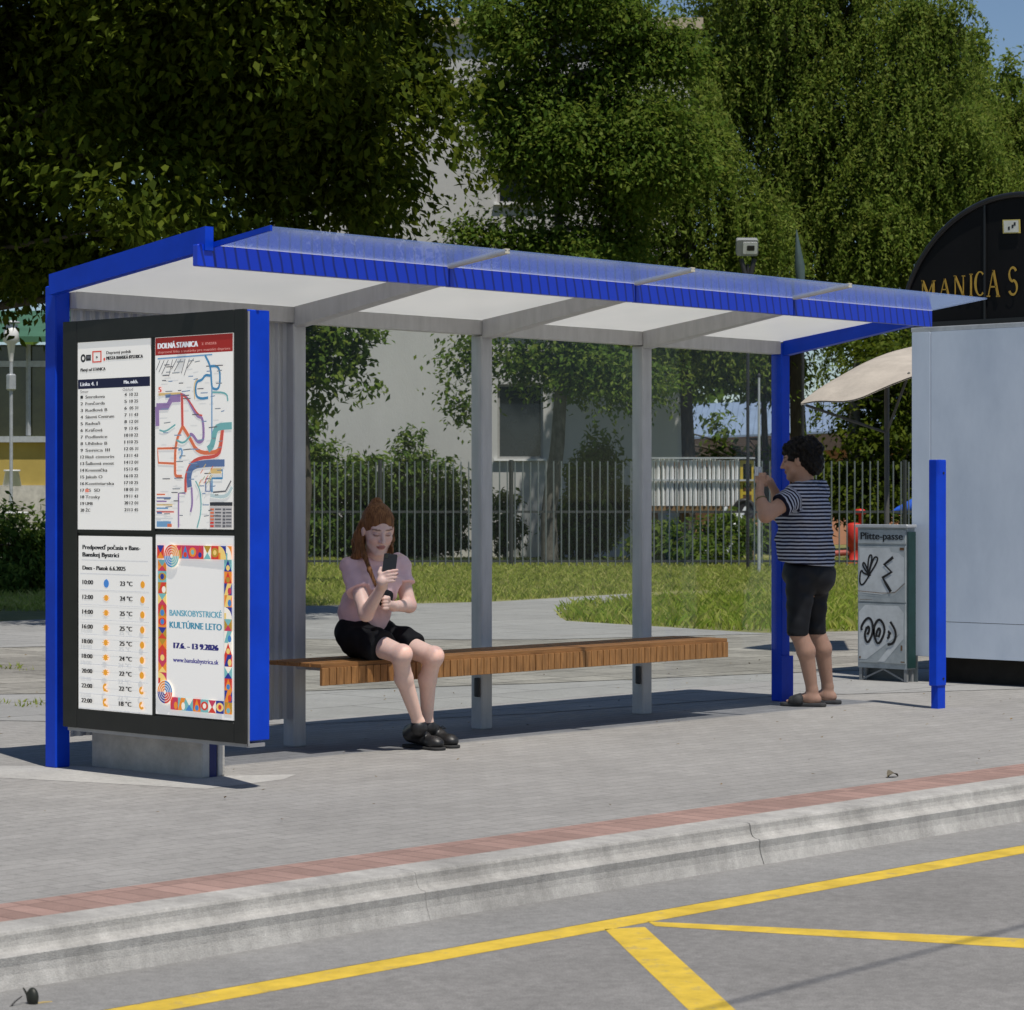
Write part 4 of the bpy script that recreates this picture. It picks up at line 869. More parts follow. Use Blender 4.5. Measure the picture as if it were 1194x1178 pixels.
def stripemat():
    m, nt, p, out = newmat('striped_cotton'); N = nt.nodes; L = nt.links; a = N.new('ShaderNodeAttribute'); a.attribute_name = 'stripe'
    nz = N.new('ShaderNodeTexNoise'); nz.inputs['Scale'].default_value = 9; ad = N.new('ShaderNodeMath'); ad.operation = 'MULTIPLY_ADD'; ad.inputs[1].default_value = .006
    tc = N.new('ShaderNodeTexCoord'); L.new(tc.outputs['Object'], nz.inputs['Vector']); L.new(nz.outputs['Fac'], ad.inputs[0]); L.new(a.outputs['Fac'], ad.inputs[2])
    m1 = N.new('ShaderNodeMath'); m1.operation = 'MULTIPLY'; m1.inputs[1].default_value = 1/.0235; L.new(ad.outputs[0], m1.inputs[0]); fr_ = N.new('ShaderNodeMath'); fr_.operation = 'FRACT'; L.new(m1.outputs[0], fr_.inputs[0])
    rp = N.new('ShaderNodeValToRGB'); e = rp.color_ramp.elements; e[0].position = .46; e[0].color = (.012, .013, .028, 1); e[1].position = .56; e[1].color = (.40, .42, .50, 1); e2 = rp.color_ramp.elements.new(.96); e2.color = (.46, .48, .56, 1); e3 = rp.color_ramp.elements.new(1.); e3.color = (.012, .013, .028, 1)
    L.new(fr_.outputs[0], rp.inputs[0]); L.new(rp.outputs[0], p.inputs['Base Color']); p.inputs['Roughness'].default_value = .9; p.inputs['Specular IOR Level'].default_value = .15; return m
sd = SDF(); sd.ell(K['wai']+A(0, 0, .05), Rg, (.184, .176, .18), .07); sd.ell(K['wai']+A(0, 0, -.03)-gf*.003, Rg, (.184, .178, .20), .05); sd.ell(K['che']-gf*.008, Rg, (.190, .160, .19), .05); sd.ell(K['che']+gf*.09+A(0, 0, -.03), Rg, (.13, .085, .085), .05)
sd.cap(K['lsh'], K['rsh'], .070, .070, .04); sd.cap(K['che'], K['nec']+A(0, 0, -.03), .13, .078, .04); sd.ell(K['pel']+A(0, 0, .06), Rg, (.188, .172, .13), .05)
sl_ = []
for a_, b_ in (('lsh', 'lel'), ('rsh', 'rel')): e_ = K[a_]*.40+K[b_]*.60; sd.cap(K[a_], e_, .074, .078, .03); sl_.append((K[a_], K[b_]))
sd.cut(A(*at(938, 657, 16.95)), unit(A(0, 0, -1)+gf*.10)); sd.cut(K['nec']+A(0, 0, -.012), unit(A(0, 0, 1)+gf*.25))
sd.armcut = [(a_, b_, .53) for a_, b_ in sl_]
sd.noise = folds([(12, 18, 50, .3, 1), (25, -30, 35, 1.1, .9), (-35, 28, 15, 2., .7), (55, 40, -60, .5, .6), (100, -60, 50, 1.5, .45), (-60, 80, 120, .2, .4)], .0046)
def st(V):
    z = V[:, 2].copy()+.0
    for a_, b_ in sl_:
        d = b_-a_; L2 = d@d; t = (V-a_)@d/L2; dist = np.linalg.norm(V-a_-np.clip(t, 0, 1)[:, None]*d, axis=1); w = np.clip((t-.10)/.03, 0, 1)*(dist < .10); z = z*(1-w)+w*(t*math.sqrt(L2))
    return z
sdfobj('tshirt', sd, stripemat(), P2, .005, attr=st, relax=2)
sd = SDF(); sd.ell(K['pel']+A(0, 0, .0), Rg, (.182, .166, .14), .04); sd.ell(K['pel']-gf*.07+A(0, 0, -.03), Rg, (.155, .105, .11), .04)
for h_, k_2, a_ in (('lhi', 'lkn', 'lan'), ('rhi', 'rkn', 'ran')):
    e_ = K[k_2]*.92+K[a_]*.08; sd.cap(K[h_], K[k_2], .100, .067, .02); sd.cap(K[k_2], e_, .065, .064, .02)
    
sd.cut(A(0, 0, at(930, 741, 16.9)[2]), (0, 0, -1)); sd.cut(A(0, 0, at(940, 648, 16.95)[2]), (0, 0, 1))
sd.noise = folds([(10, 14, 55, .3, 1), (20, -18, 70, 1.7, .8)], .0018)
sdfobj('leggings', sd, M_leg, P2, .0055, relax=1)
for a_, sg in (('lan', 1), ('ran', -1)):
    e_ = K[a_].copy(); e_[2] = .0; hl_ = e_-gf*.055; tp = e_+gf*.165
    sd = SDF(); sd.cap(hl_+A(0, 0, .012), tp+A(0, 0, .012), .038, .046, .01); sd.cut(A(0, 0, .026), (0, 0, 1)); sd.cut(A(0, 0, .001), (0, 0, -1)); o = sdfobj('sandal', sd, M_sandal, P2, .0045)
    sd = SDF(); mm_ = e_+gf*.085; sd.cap(mm_-gl*.030+A(0, 0, .040), mm_+gl*.030+A(0, 0, .040), .042, .042, .02); sd.cap(mm_+gf*.035-gl*.025+A(0, 0, .036), mm_+gf*.035+gl*.025+A(0, 0, .036), .034, .034, .01); sd.cut(A(0, 0, .02), (0, 0, -1)); sd.cut(mm_+gf*.062, gf); sd.cut(mm_-gf*.035, -gf); sdfobj('strap', sd, M_sandal, o, .0045)
q = lambda a, b_, d: kc+(kf*a+kl*b_+ku*d)*1.03; Rk = np.array([kl, kf, ku])
sd = SDF(); sd.ell(q(-.022, 0, .045), Rk, (.092, .108, .098), .02); sd.ell(q(-.062, 0, -.005), Rk, (.086, .080, .085), .03); sd.ell(q(-.10, 0, -.02), Rk, (.075, .06, .07), .03); sd.ell(q(-.095, 0, -.062), Rk, (.066, .042, .05), .03); sd.ell(q(-.08, 0, .06), Rk, (.08, .07, .08), .03); sd.cap(q(.045, -.03, .092), q(.052, .035, .088), .028, .028, .03)
rr = random.Random(5)
for _ in range(64):
    a = rr.uniform(0, 6.28); e = rr.uniform(-.35, 1.3); p = q(-.035+.118*math.cos(a)*math.cos(e), .092*math.sin(a)*math.cos(e), .035+.098*math.sin(e))
    if (p-kc)@kf > .045 and (p-kc)@ku < .06: continue
    sd.ell(p, Rk, [rr.uniform(.014, .024) for _ in range(3)], .012)
for (a, b_, d, r) in ((.14, 0, -.02, .075), (.095, .03, -.02, .042), (.095, -.03, -.02, .042), (.07, 0, -.10, .07), (.045, .075, -.03, .030), (.03, .085, -.045, .026), (.05, -.075, -.03, .030), (-.005, .075, -.10, .028)): sd.sub(q(a, b_, d), r, .008)
sd.noise = folds([(140, 90, 60, .3, 1), (-120, 110, 100, 1.7, 1), (90, -140, 150, .7, 1)], .0022)
HA2 = sdfobj('hair', sd, M_blk_hair, P2, .0045, relax=1)
b = MB(); paths = []
for _ in range(150):
    a = rr.uniform(0, 6.28); e = rr.uniform(-.4, 1.4); n_ = A(math.cos(a)*math.cos(e), math.sin(a)*math.cos(e), math.sin(e)); p = q(-.038+.120*n_[0], .094*n_[1], .034+.100*n_[2])
    if (p-kc)@kf > .03 and (p-kc)@ku < .05: continue
    t_ = unit(np.cross(n_, [rr.gauss(0, 1) for _ in range(3)])); nn = unit(p-kc); paths.append([p-nn*.01, p+nn*.006+t_*.010, p+nn*.007+t_*.024-ku*.006, p-nn*.001+t_*.034-ku*.016])
strands(b, paths, .0022); b.build('hair_strands', M_blk_hair, HA2)
d = unit(K['lwr']-K['lel']); c_ = K['lwr']-d*.035; a_ = unit(np.cross(d, (0, 0, 1))); b_ = np.cross(d, a_); b = MB(); b.tube([c_+(a_*math.cos(t)+b_*math.sin(t))*.0335 for t in np.linspace(0, 6.28, 19)], .0045, 6); b.build('bracelet', mat('bracelet_band', (.20, .16, .07), .4, .4), P2)
CM = thing('camera', 'small pale silver camera in the raised hands of the woman in the striped T-shirt', 'camera', cc)
b = MB(); slab(b, cc+A(0, 0, .012), gl, A(0, 0, 1), gf, .046, .030, .011, .006); b.build('case', mat('silver_case', (.62, .64, .66), .3, .2), CM)
b = MB(); b.tube([cc+gf*.011+A(0, 0, .012), cc+gf*.026+A(0, 0, .012)], .017, 14); b.build('lens', M_lens, CM)
# ------------------------------------------------------------------ kiosk at the right
KX = 7.95
kc0 = on_x(1063, 388, KX); ky0 = kc0[1]; kz1 = kc0[2]; kz0 = on_x(1070, 765, KX)[2]; ky1 = -2.6
KI = thing('kiosk', 'pale blue-white metal sided kiosk with a black arched sign panel on top', 'kiosk', (KX+1.2, (ky0+ky1)/2, 0))
M_kw = mat('pale_metal_panel', (.50, .58, .69), .45, 0, .4, .12, 1.4, col2=(.60, .67, .76), stretch=(1, 1, .5))
M_kb = mat('kiosk_base', (.02, .018, .015), .8, 0, .2, .3)
b = MB(); ys = on_x(1085, 500, KX)[1]
for (a, c, z0, z1) in ((ky0, ys+.002, kz0+.0, kz1), (ys-.002, ky1, kz0, on_x(1150, 727, KX)[2]-.002), (ys-.002, ky1, on_x(1150, 727, KX)[2]+.002, kz1)): b.box((KX, c, z0), (KX+.03, a, z1), 0, .003)
b.box((KX+.03, ky0-.03, kz0), (KX+2.4, ky0-.001, kz1)); b.box((KX+.0305, ky1+.001, kz0), (KX+2.4, ky1+.03, kz1)); b.build('wall_panel', M_kw, KI)
b = MB(); b.box((KX+.12, ky1+.1, 0), (KX+2.3, ky0-.12, kz0-.001)); b.box((KX+.034, ky1+.04, kz0+.001), (KX+2.39, ky0-.035, kz1-.01)); b.build('base', M_kb, KI)
b = MB(); b.box((KX+.003, ky1, kz1+.002), (KX+2.42, ky0+.01, kz1+.035), 0, .004); b.build('cornice', M_gal, KI)
# barrel shaped sign
SX = KX+.03; A1, A2, A3 = on_x(1057, 345, SX), on_x(1120, 252, SX), on_x(1192, 227, SX)
def circ(p, q, r):
    (x1, y1), (x2, y2), (x3, y3) = p, q, r; a = np.array([[2*(x2-x1), 2*(y2-y1)], [2*(x3-x1), 2*(y3-y1)]]); c = np.linalg.solve(a, [x2**2+y2**2-x1**2-y1**2, x3**2+y3**2-x1**2-y1**2]); return c, math.hypot(x1-c[0], y1-c[1])
(cyc, czc), rc = circ(A1[1:], A2[1:], A3[1:])
zb_ = kz1+.036; th0 = math.atan2(A1[2]-czc, A1[1]-cyc); th = np.linspace(th0, math.pi-th0, 40)
arc = [(cyc+rc*math.cos(t), czc+rc*math.sin(t)) for t in th]; arc = [(arc[0][0], zb_)]+arc+[(arc[-1][0], zb_)]; n = len(arc)
M_sign = mat('black_sign_panel', (.006, .006, .0065), .55, 0, .12, .3, 2)
b = MB(); V = [(x, y, z) for x in (SX, SX+2.2) for y, z in arc]; b.add(V, [tuple(range(n)), tuple(range(n, 2*n))[::-1]]+[(i, n+i, n+(i+1) % n, (i+1) % n) for i in range(n)]); b.build('arched_sign', M_sign, KI)
b = MB(); b.tube([(SX-.004, y, z) for y, z in arc[1:-1]], .022, 8); yv = on_x(1149, 300, SX)[1]; b.box((SX-.012, yv-.008, zb_), (SX-.0005, yv+.008, czc+math.sqrt(max(0, rc**2-(yv-cyc)**2))-.02)); b.box((SX-.02, ky1+.2, zb_+.001), (SX-.001, arc[0][0], zb_+.035)); b.build('sign_frame', mat('black_trim', (.012, .012, .013), .3), KI)
# serif capitals built from thick and thin strokes in a 1 x 1 box
GL = {'M': [('t', .10, 0, .10, 1), ('T', .10, 1, .5, .05), ('t', .5, .05, .88, 1), ('T', .88, 0, .88, 1), ('s', .0, 0, .22), ('s', .74, 0, 1.02), ('s', 0, 1, .16), ('s', .84, 1, 1.02)],
      'A': [('t', .08, 0, .5, 1), ('T', .5, 1, .90, 0), ('t', .24, .36, .74, .36), ('s', -.04, 0, .22), ('s', .74, 0, 1.04)],
      'N': [('t', .12, 0, .12, 1), ('T', .12, 1, .85, 0), ('t', .85, 0, .85, 1), ('s', 0, 0, .26), ('s', 0, 1, .18), ('s', .72, 1, 1)],
      'I': [('T', .5, 0, .5, 1), ('s', .28, 0, .72), ('s', .28, 1, .72)],
      'C': [('a', .52, .5, .42, .5, 50, 310)], 'S': [('a', .5, .74, .30, .26, 30, 270), ('a', .5, .25, .34, .27, 90, -150)]}
M_gold = mat('gold_lettering', (.50, .30, .05), .35, .5, .5, .2)
lb_ = MB()
def glyph(ch, x0, x1, yt0, yb_, ):
    Q = lambda u, v: on_x(x0+(x1-x0)*u, yb_+(yt0-yb_)*v, SX-.014)
    hw = {'t': .035, 'T': .085}
    for s_ in GL[ch]:
        if s_[0] in 'tT':
            w = hw[s_[0]]*(1.3 if x1-x0 < 11 else 1); a, c = A(s_[1], s_[2]), A(s_[3], s_[4]); P = [Q(a[0]-w, a[1]), Q(a[0]+w, a[1]), Q(c[0]+w, c[1]), Q(c[0]-w, c[1])] if abs(a[1]-c[1]) > .01 else [Q(a[0], a[1]-.03), Q(c[0], a[1]-.03), Q(c[0], a[1]+.03), Q(a[0], a[1]+.03)]
        elif s_[0] == 's': P = [Q(s_[1], s_[2]-.025), Q(s_[3], s_[2]-.025), Q(s_[3], s_[2]+.025), Q(s_[1], s_[2]+.025)]
        else:
            _, cx_, cy_, rx, ry, a0, a1 = s_; t = np.radians(np.linspace(a0, a1, 16)); wv_ = [.05+.06*abs(math.cos(x)) for x in t] if ch == 'C' else [.05+.05*abs(math.sin(x*1.0+.6)) for x in t]
            O = [Q(cx_+(rx+w)*math.cos(x), cy_+(ry+w*.5)*math.sin(x)) for x, w in zip(t, wv_)]; I_ = [Q(cx_+(rx-w)*math.cos(x), cy_+(ry-w*.5)*math.sin(x)) for x, w in zip(t, wv_)]
            m_ = len(O); lb_.add(O+I_, [(i, i+1, m_+i+1, m_+i) for i in range(m_-1)]); continue
        m_ = len(P); B_ = [p+A(.006, 0, 0) for p in P]; lb_.add(P+B_, [tuple(range(m_)), tuple(range(m_, 2*m_))[::-1]]+[(i, (i+1) % m_, m_+(i+1) % m_, m_+i) for i in range(m_)])
for ch, x0, x1, t, bb in (('M', 1074, 1090, 327.5, 345.5), ('A', 1095.5, 1107, 325, 345), ('N', 1112, 1125, 322, 345), ('I', 1128, 1136, 320, 345), ('C', 1136, 1149, 317, 344.5), ('A', 1151, 1165, 315, 345.5), ('S', 1174, 1188, 312, 343)): glyph(ch, x0, x1, t, bb)
lb_.build('lettering', M_gold, KI)
nb_ = [on_x(px, py, SX-.010) for px, py in ((1169.5, 256.5), (1189.5, 256), (1190, 272), (1170, 272.5))]
b = MB(); b.hexa([nb_[3]-A(.006, 0, 0), nb_[2]-A(.006, 0, 0), nb_[2], nb_[3]], [nb_[0]-A(.006, 0, 0), nb_[1]-A(.006, 0, 0), nb_[1], nb_[0]], 0)
i_ = [p*.86+np.mean(nb_, 0)*.14-A(.008, 0, 0) for p in nb_]; b.add(i_, [(0, 1, 2, 3)], 1)
for (u, v) in ((.35, .35), (.6, .5), (.75, .7)): c_ = i_[0]+(i_[1]-i_[0])*u+(i_[3]-i_[0])*(1-v)-A(.001, 0, 0); b.add([c_+A(0, .008, -.012), c_+A(0, -.008, -.012), c_+A(0, -.008, .012), c_+A(0, .008, .012)], [(0, 1, 2, 3)], 2)
b.build('notice_plate', [mat('notice_rim', (.55, .45, .12), .5), mat('notice_face', (.6, .6, .52), .5), M_dark], KI)

# ------------------------------------------------------------------ graffiti cabinet
CX_ = 7.80; c0 = on_x(1000, 615, CX_); c1_ = on_x(1057.5, 617, CX_); cz1 = c0[2]; cz0 = on_x(1000, 778, CX_)[2]; cy0, cy1 = c0[1], c1_[1]
CB = thing('utility_cabinet', 'grey street cabinet with black graffiti on two doors, standing on legs beside the kiosk', 'cabinet', (CX_+.08, (cy0+cy1)/2, 0))
M_cab = mat('cabinet_paint', (.32, .36, .375), .55, .1, .35, .26, 5, col2=(.42, .46, .47)); M_cabg = mat('cabinet_green_side', (.012, .04, .038), .5, 0, .4, .2)
b = MB(); b.box((CX_+.004, cy1+.001, cz0), (CX_+.10, cy0, cz1-.002)); b.build('body', M_cab, CB)
b = MB(); b.box((CX_+.002, cy1-.012, cz0+.01), (CX_+.095, cy1, cz1-.03)); b.build('side_panel', M_cabg, CB)
b = MB(); b.box((CX_-.02, cy1-.016, cz1-.001), (CX_+.105, cy0+.006, cz1+.022), 0, .004); b.build('lid', M_gal, CB)
zz = lambda py: on_x(1028, py, CX_)[2]
hd_z = [(zz(634), zz(618)), (zz(702), zz(637)), (zz(773), zz(704))]
M_ink = mat('black_spray', (.008, .008, .009), .6)
for k, (z0, z1) in enumerate(hd_z):
    b = MB(); b.box((CX_-.006, cy1+.008, z0), (CX_+.0035, cy0-.008, z1), 0, .002); o = b.build('header_panel' if k == 0 else 'door', M_cab, CB)
    P = Print((CX_-.0062, cy0-.008, z0), (0, -1, 0), (0, 0, 1), (cy0-cy1)-.016, z1-z0, (-1, 0, 0), .0004)
    M_peel = mat('peeled_paint', (.47, .50, .51), .6, 0, .3, .14, 9); M_rust = mat('rust_spot', (.13, .075, .04), .85, 0, .2, .4, 30)
    if k == 1: P.put([(.04, .16), (.5, .13), (.8, .2), (.97, .36), (.97, .8), (.86, .88), (.7, .9), (.66, .97), (.03, .97)], [tuple(range(9))], M_peel); P.rect(.88, .93, .97, .98, M_rust); P.rect(.04, .03, .3, .036, M_rust)
    if k == 2: P.put([(.02, .05), (.18, .05), (.95, .55), (.97, .85), (.85, .97), (.15, .97), (.02, .85)], [tuple(range(7))], M_peel); P.poly([(.42, .02), (.56, .02), (.96, .42), (.96, .58)], M_peel); P.rect(.90, .22, .935, .31, M_rust); P.rect(.9, .02, .98, .04, M_rust); P.rect(.03, .06, .06, .1, M_rust)
    if k == 0: P.text('Plitte-passe', .06, .30, .52, M_ink, .88, .006)
    elif k == 1:
        Z_ = lambda x, y: ((x-95)/290., 1-(y-225)/320.)
        for pts in ([(165, 395), (125, 455), (105, 440), (110, 375), (122, 365), (125, 380), (165, 395)], [(160, 390), (128, 345), (125, 325), (135, 320), (150, 350), (162, 385)], [(155, 390), (160, 300), (170, 275), (183, 280), (180, 310), (160, 385)], [(162, 385), (190, 295), (210, 285), (220, 300), (200, 340), (165, 390)], [(165, 395), (175, 392)]): P.curve([Z_(*p) for p in pts], .032, M_ink)
        P.path([Z_(*p) for p in ((312, 287), (258, 330), (302, 372), (248, 405), (272, 445), (298, 485))], .055, M_ink)
        P.path([Z_(97, 485), Z_(240, 494), Z_(320, 490), Z_(384, 435)], .010, mat('rust_scratch', (.16, .10, .06), .8))
    else:
        Z_ = lambda x, y: ((x-95)/290., 1-(y-555)/335.)
        for pts in ([(120, 710), (115, 690), (140, 650), (165, 635), (185, 660), (190, 720), (155, 790), (135, 740), (150, 690)], [(195, 730), (195, 680), (225, 638), (255, 670), (262, 720), (220, 795), (195, 740), (190, 700)], [(150, 700), (160, 685), (168, 700), (160, 730), (150, 725)], [(212, 745), (210, 715), (228, 690), (235, 715), (222, 745)], [(280, 710), (290, 715), (285, 745), (275, 750)], [(290, 722), (300, 720)], [(295, 655), (325, 700), (330, 740), (310, 780), (278, 785)]): P.curve([Z_(*p) for p in pts], .045, M_ink)
    P.build('graffiti' if k else 'lettering', o)
b = MB()
for y_ in (cy0-.02, cy1+.02):
    for x_ in (CX_+.02, CX_+.085): b.box((x_-.012, y_-.012, 0), (x_+.012, y_+.012, cz0-.0005))
b.beam((CX_+.02, cy0-.03, .01), (CX_+.02, (cy0+cy1)/2, cz0-.005), .012, .012); b.beam((CX_+.02, cy1+.03, .01), (CX_+.02, (cy0+cy1)/2, cz0-.005), .012, .012); b.build('leg_frame', mat('dull_zinc', (.22, .23, .235), .6, .2), CB)
b = MB(); b.box((CX_+.107, cy1-.02, 0), (CX_+.111, cy0+.0, cz0+.1)); b.build('back_sheet', mat('cabinet_back', (.10, .12, .13), .6), CB)

# ------------------------------------------------------------------ beige canopy behind the kiosk
c4 = [at(934, 471, 22.4), at(1034, 461, 21.6), at(1074, 436, 22.0), at(1074, 400, 23.4), at(1004, 419, 23.6)]
CN = thing('canopy', 'sagging beige cloth canopy on a pole behind the left edge of the kiosk', 'canopy', (*at(1034, 500, 22.6)[:2], 0))
M_cloth = mat('beige_canvas', (.40, .36, .31), .85, 0, .2, .14, 5, .3, 30)
b = MB(); nu, nv = 14, 8; G = []
for j in range(nv+1):
    for i in range(nu+1):
        u, v = i/nu, j/nv; lo_ = c4[0]*(1-u)**2+2*u*(1-u)*(c4[1]*1.02-c4[0]*.02)+c4[2]*u*u if False else (c4[0]*(1-u)+c4[1]*u if u < .7 else (c4[0]*.3+c4[1]*.7)*(1-(u-.7)/.3)+c4[2]*((u-.7)/.3)); hi_ = c4[0]*(1-u)**2+2*u*(1-u)*c4[4]+c4[3]*u*u
        G.append(lo_*(1-v)+hi_*v+A(0, 0, .10*math.sin(math.pi*v)*math.sin(math.pi*u)+.012*math.sin(9*u+2*v)))
n = len(G); w_ = nu+1; F = [(j*w_+i, j*w_+i+1, (j+1)*w_+i+1, (j+1)*w_+i) for j in range(nv) for i in range(nu)]
b.add(G+[g_-A(0, 0, .012) for g_ in G], F+[tuple(n+i for i in f[::-1]) for f in F], 0, True); b.build('cloth', M_cloth, CN)
b = MB(); p0 = at(1034, 500, 22.6); b.tube([(p0[0], p0[1], 0), (p0[0], p0[1], at(1034, 448, 22.6)[2])], .022, 10); b.tube([(p0[0], p0[1], 1.9), at(940, 470, 22.4)-A(0, 0, .02)], .012, 6); b.tube([(p0[0], p0[1], 1.9), at(1060, 432, 22.1)-A(0, 0, .02)], .012, 6); b.build('pole', mat('weathered_pole', (.09, .09, .085), .7), CN)

# ------------------------------------------------------------------ fence along the garden
ZFN = 50.0
def fx(px, Z=ZFN): return (px-CXP)/FPX*Z
M_bar = mat('fence_steel', (.17, .195, .20), .5, .2, .5, .15); M_rail = mat('fence_rail', (.05, .055, .055), .5, .2)
FE = thing('garden_fence', 'long grey steel bar fence with pointed upright bars between the lawn and the garden', 'fence', cw(fx(640), ZFN))
x = fx(290); pitch = .147; nper = 17
while x < fx(1215):
    b = MB()
    for k in range(nper):
        c_ = cw(x+pitch*(k+.5), ZFN); zt_ = 2.02+random.uniform(-.012, .012); b.box((c_[0]-.0092, c_[1]-.0092, .03), (c_[0]+.0092, c_[1]+.0092, zt_))
    b.build('bars', M_bar, FE)
    b = MB(); p, q = cw(x, ZFN+.03), cw(x+pitch*nper, ZFN+.03)
    for z in (.12, 1.06): b.beam((p[0], p[1], z), (q[0], q[1], z), .02, .045)
    b.build('rail', M_rail, FE)
    b = MB(); b.box((p[0]-.03, p[1]-.03, 0), (p[0]+.03, p[1]+.03, 2.05)); b.build('post', M_rail, FE)
    x += pitch*nper
# ------------------------------------------------------------------ rendered apartment block
ZW = 58.5
BU = thing('apartment_block', 'tall pale grey rendered apartment block behind the garden trees', 'building', cw(fx(580, ZW), ZW))
M_wall = mat('grey_render', (.46, .46, .455), .9, 0, .2, .12, .35, .35, 25, stretch=(1, 1, .45)); M_wcap = mat('roof_edge', (.40, .34, .25), .7)
xl, xr, zt_w = fx(318, ZW), fx(806, ZW), EYE-(36-HYP)/FPX*ZW
def wp(X, d, z): p = cw(X, ZW+d); return (p[0], p[1], z)
wins = []
for fl in range(4):
    for j in range(3):
        X0 = fx(580, ZW)+(j-1)*2.55*1.0; z0_ = EYE-(535-HYP)/FPX*ZW+fl*2.85; wins.append((X0, X0+1.02, z0_, z0_+1.66))
wins = [w for w in wins if w[3] < zt_w-.4 and (w[0] > xl+.4 and w[1] < xr-.4) and not (w[0] < fx(560, ZW) and w[2] < 9) and not (w[0] > fx(640, ZW) and w[2] < 4)]
b = MB()                                                  # wall front as strips round the openings
xs = sorted({xl, xr, *[w[0] for w in wins], *[w[1] for w in wins]}); zs = sorted({0, zt_w, *[w[2] for w in wins], *[w[3] for w in wins]})
for i in range(len(xs)-1):
    for j in range(len(zs)-1):
        xm, zm = (xs[i]+xs[i+1])/2, (zs[j]+zs[j+1])/2
        if any(w[0] < xm < w[1] and w[2] < zm < w[3] for w in wins): continue
        b.add([wp(xs[i], 0, zs[j]), wp(xs[i+1], 0, zs[j]), wp(xs[i+1], 0, zs[j+1]), wp(xs[i], 0, zs[j+1])], [(0, 1, 2, 3)])
b.add([wp(xl, 0, 0), wp(xl, 9, 0), wp(xl, 9, zt_w), wp(xl, 0, zt_w)], [(0, 1, 2, 3)]); b.add([wp(xr, 0, 0), wp(xr, 9, 0), wp(xr, 9, zt_w), wp(xr, 0, zt_w)], [(3, 2, 1, 0)]); b.add([wp(xl, 9, 0), wp(xr, 9, 0), wp(xr, 9, zt_w), wp(xl, 9, zt_w)], [(3, 2, 1, 0)])
for w in wins:
    for P in ([(w[0], w[2]), (w[1], w[2])], [(w[1], w[2]), (w[1], w[3])], [(w[1], w[3]), (w[0], w[3])], [(w[0], w[3]), (w[0], w[2])]): (a, c), (d, e) = P; b.add([wp(a, 0, c), wp(d, 0, e), wp(d, .22, e), wp(a, .22, c)], [(3, 2, 1, 0)])
b.build('wall', M_wall, BU)
b = MB(); b.hexa([wp(xl-.2, -.25, zt_w), wp(xr+.25, -.25, zt_w), wp(xr+.25, 9.2, zt_w), wp(xl-.2, 9.2, zt_w)], [wp(xl-.2, -.25, zt_w+.25), wp(xr+.25, -.25, zt_w+.25), wp(xr+.25, 9.2, zt_w+.25), wp(xl-.2, 9.2, zt_w+.25)]); b.build('roof', M_wcap, BU)
M_wgl = mat('dark_window', (.012, .016, .022), .08, 0, .6, .2, 2)
for k, w in enumerate(wins):
    b = MB(); t = .05
    for (a, c, d, e) in ((w[0], w[1], w[2], w[2]+t), (w[0], w[1], w[3]-t, w[3]), (w[0], w[0]+t, w[2]+t, w[3]-t), (w[1]-t, w[1], w[2]+t, w[3]-t)): b.hexa([wp(a, .12, d), wp(c, .12, d), wp(c, .2, d), wp(a, .2, d)], [wp(a, .12, e), wp(c, .12, e), wp(c, .2, e), wp(a, .2, e)])
    o = b.build('window', mat('window_frame', (.30, .30, .30), .5), BU)
    b = MB(); b.add([wp(w[0]+t, .17, w[2]+t), wp(w[1]-t, .17, w[2]+t), wp(w[1]-t, .17, w[3]-t), wp(w[0]+t, .17, w[3]-t)], [(0, 1, 2, 3)]); b.build('pane', M_wgl, o)
    b = MB(); b.hexa([wp(w[0]-.08, -.10, w[2]-.05), wp(w[1]+.08, -.10, w[2]-.05), wp(w[1]+.08, .1, w[2]-.05), wp(w[0]-.08, .1, w[2]-.05)], [wp(w[0]-.08, -.10, w[2]-.002), wp(w[1]+.08, -.10, w[2]-.002), wp(w[1]+.08, .1, w[2]-.002), wp(w[0]-.08, .1, w[2]-.002)]); b.build('sill', M_white, o)
# ------------------------------------------------------------------ salmon house with blue metal roof
ZH = 74.
HO = thing('house', 'low salmon pink house with a pale blue metal roof half hidden by trees', 'house', cw(fx(920, ZH), ZH))
def hp_(px, py, d=0.): return at(px, py, ZH+d)
M_sal = mat('salmon_render', (.48, .24, .155), .9, 0, .2, .1, .8); M_blr = mat('blue_metal_roof', (.20, .265, .38), .5, .1, .4, .1, 1.5)
def wallquad(b, pA, pB, z0, z1, d=0.3):
    b.hexa([(*pA[:2], z0), (*pB[:2], z0), (*(pB+A(VD[0]*d, VD[1]*d, 0))[:2], z0), (*(pA+A(VD[0]*d, VD[1]*d, 0))[:2], z0)], [(*pA[:2], z1), (*pB[:2], z1), (*(pB+A(VD[0]*d, VD[1]*d, 0))[:2], z1), (*(pA+A(VD[0]*d, VD[1]*d, 0))[:2], z1)])
b = MB(); wallquad(b, at(800, 580, ZH), at(1075, 580, ZH), 0, at(900, 507, ZH)[2], 6); b.build('wall', M_sal, HO)
b = MB(); e0, e1, r0_, r1_ = at(790, 513, ZH-.7), at(1085, 500, ZH-.7), at(800, 474, ZH+3.5), at(1080, 462, ZH+3.5); o_ = A(0, 0, .06); k9 = 40
for k in range(k9):
    t0, t1 = k/k9, (k+.93)/k9; P = [e0+(e1-e0)*t0, e0+(e1-e0)*t1, r0_+(r1_-r0_)*t1, r0_+(r1_-r0_)*t0]; b.hexa(P, [p+o_ for p in P])
    P = [e0+(e1-e0)*t1, e0+(e1-e0)*(k+1)/k9, r0_+(r1_-r0_)*(k+1)/k9, r0_+(r1_-r0_)*t1]; b.hexa(P, [p+o_*1.8 for p in P])
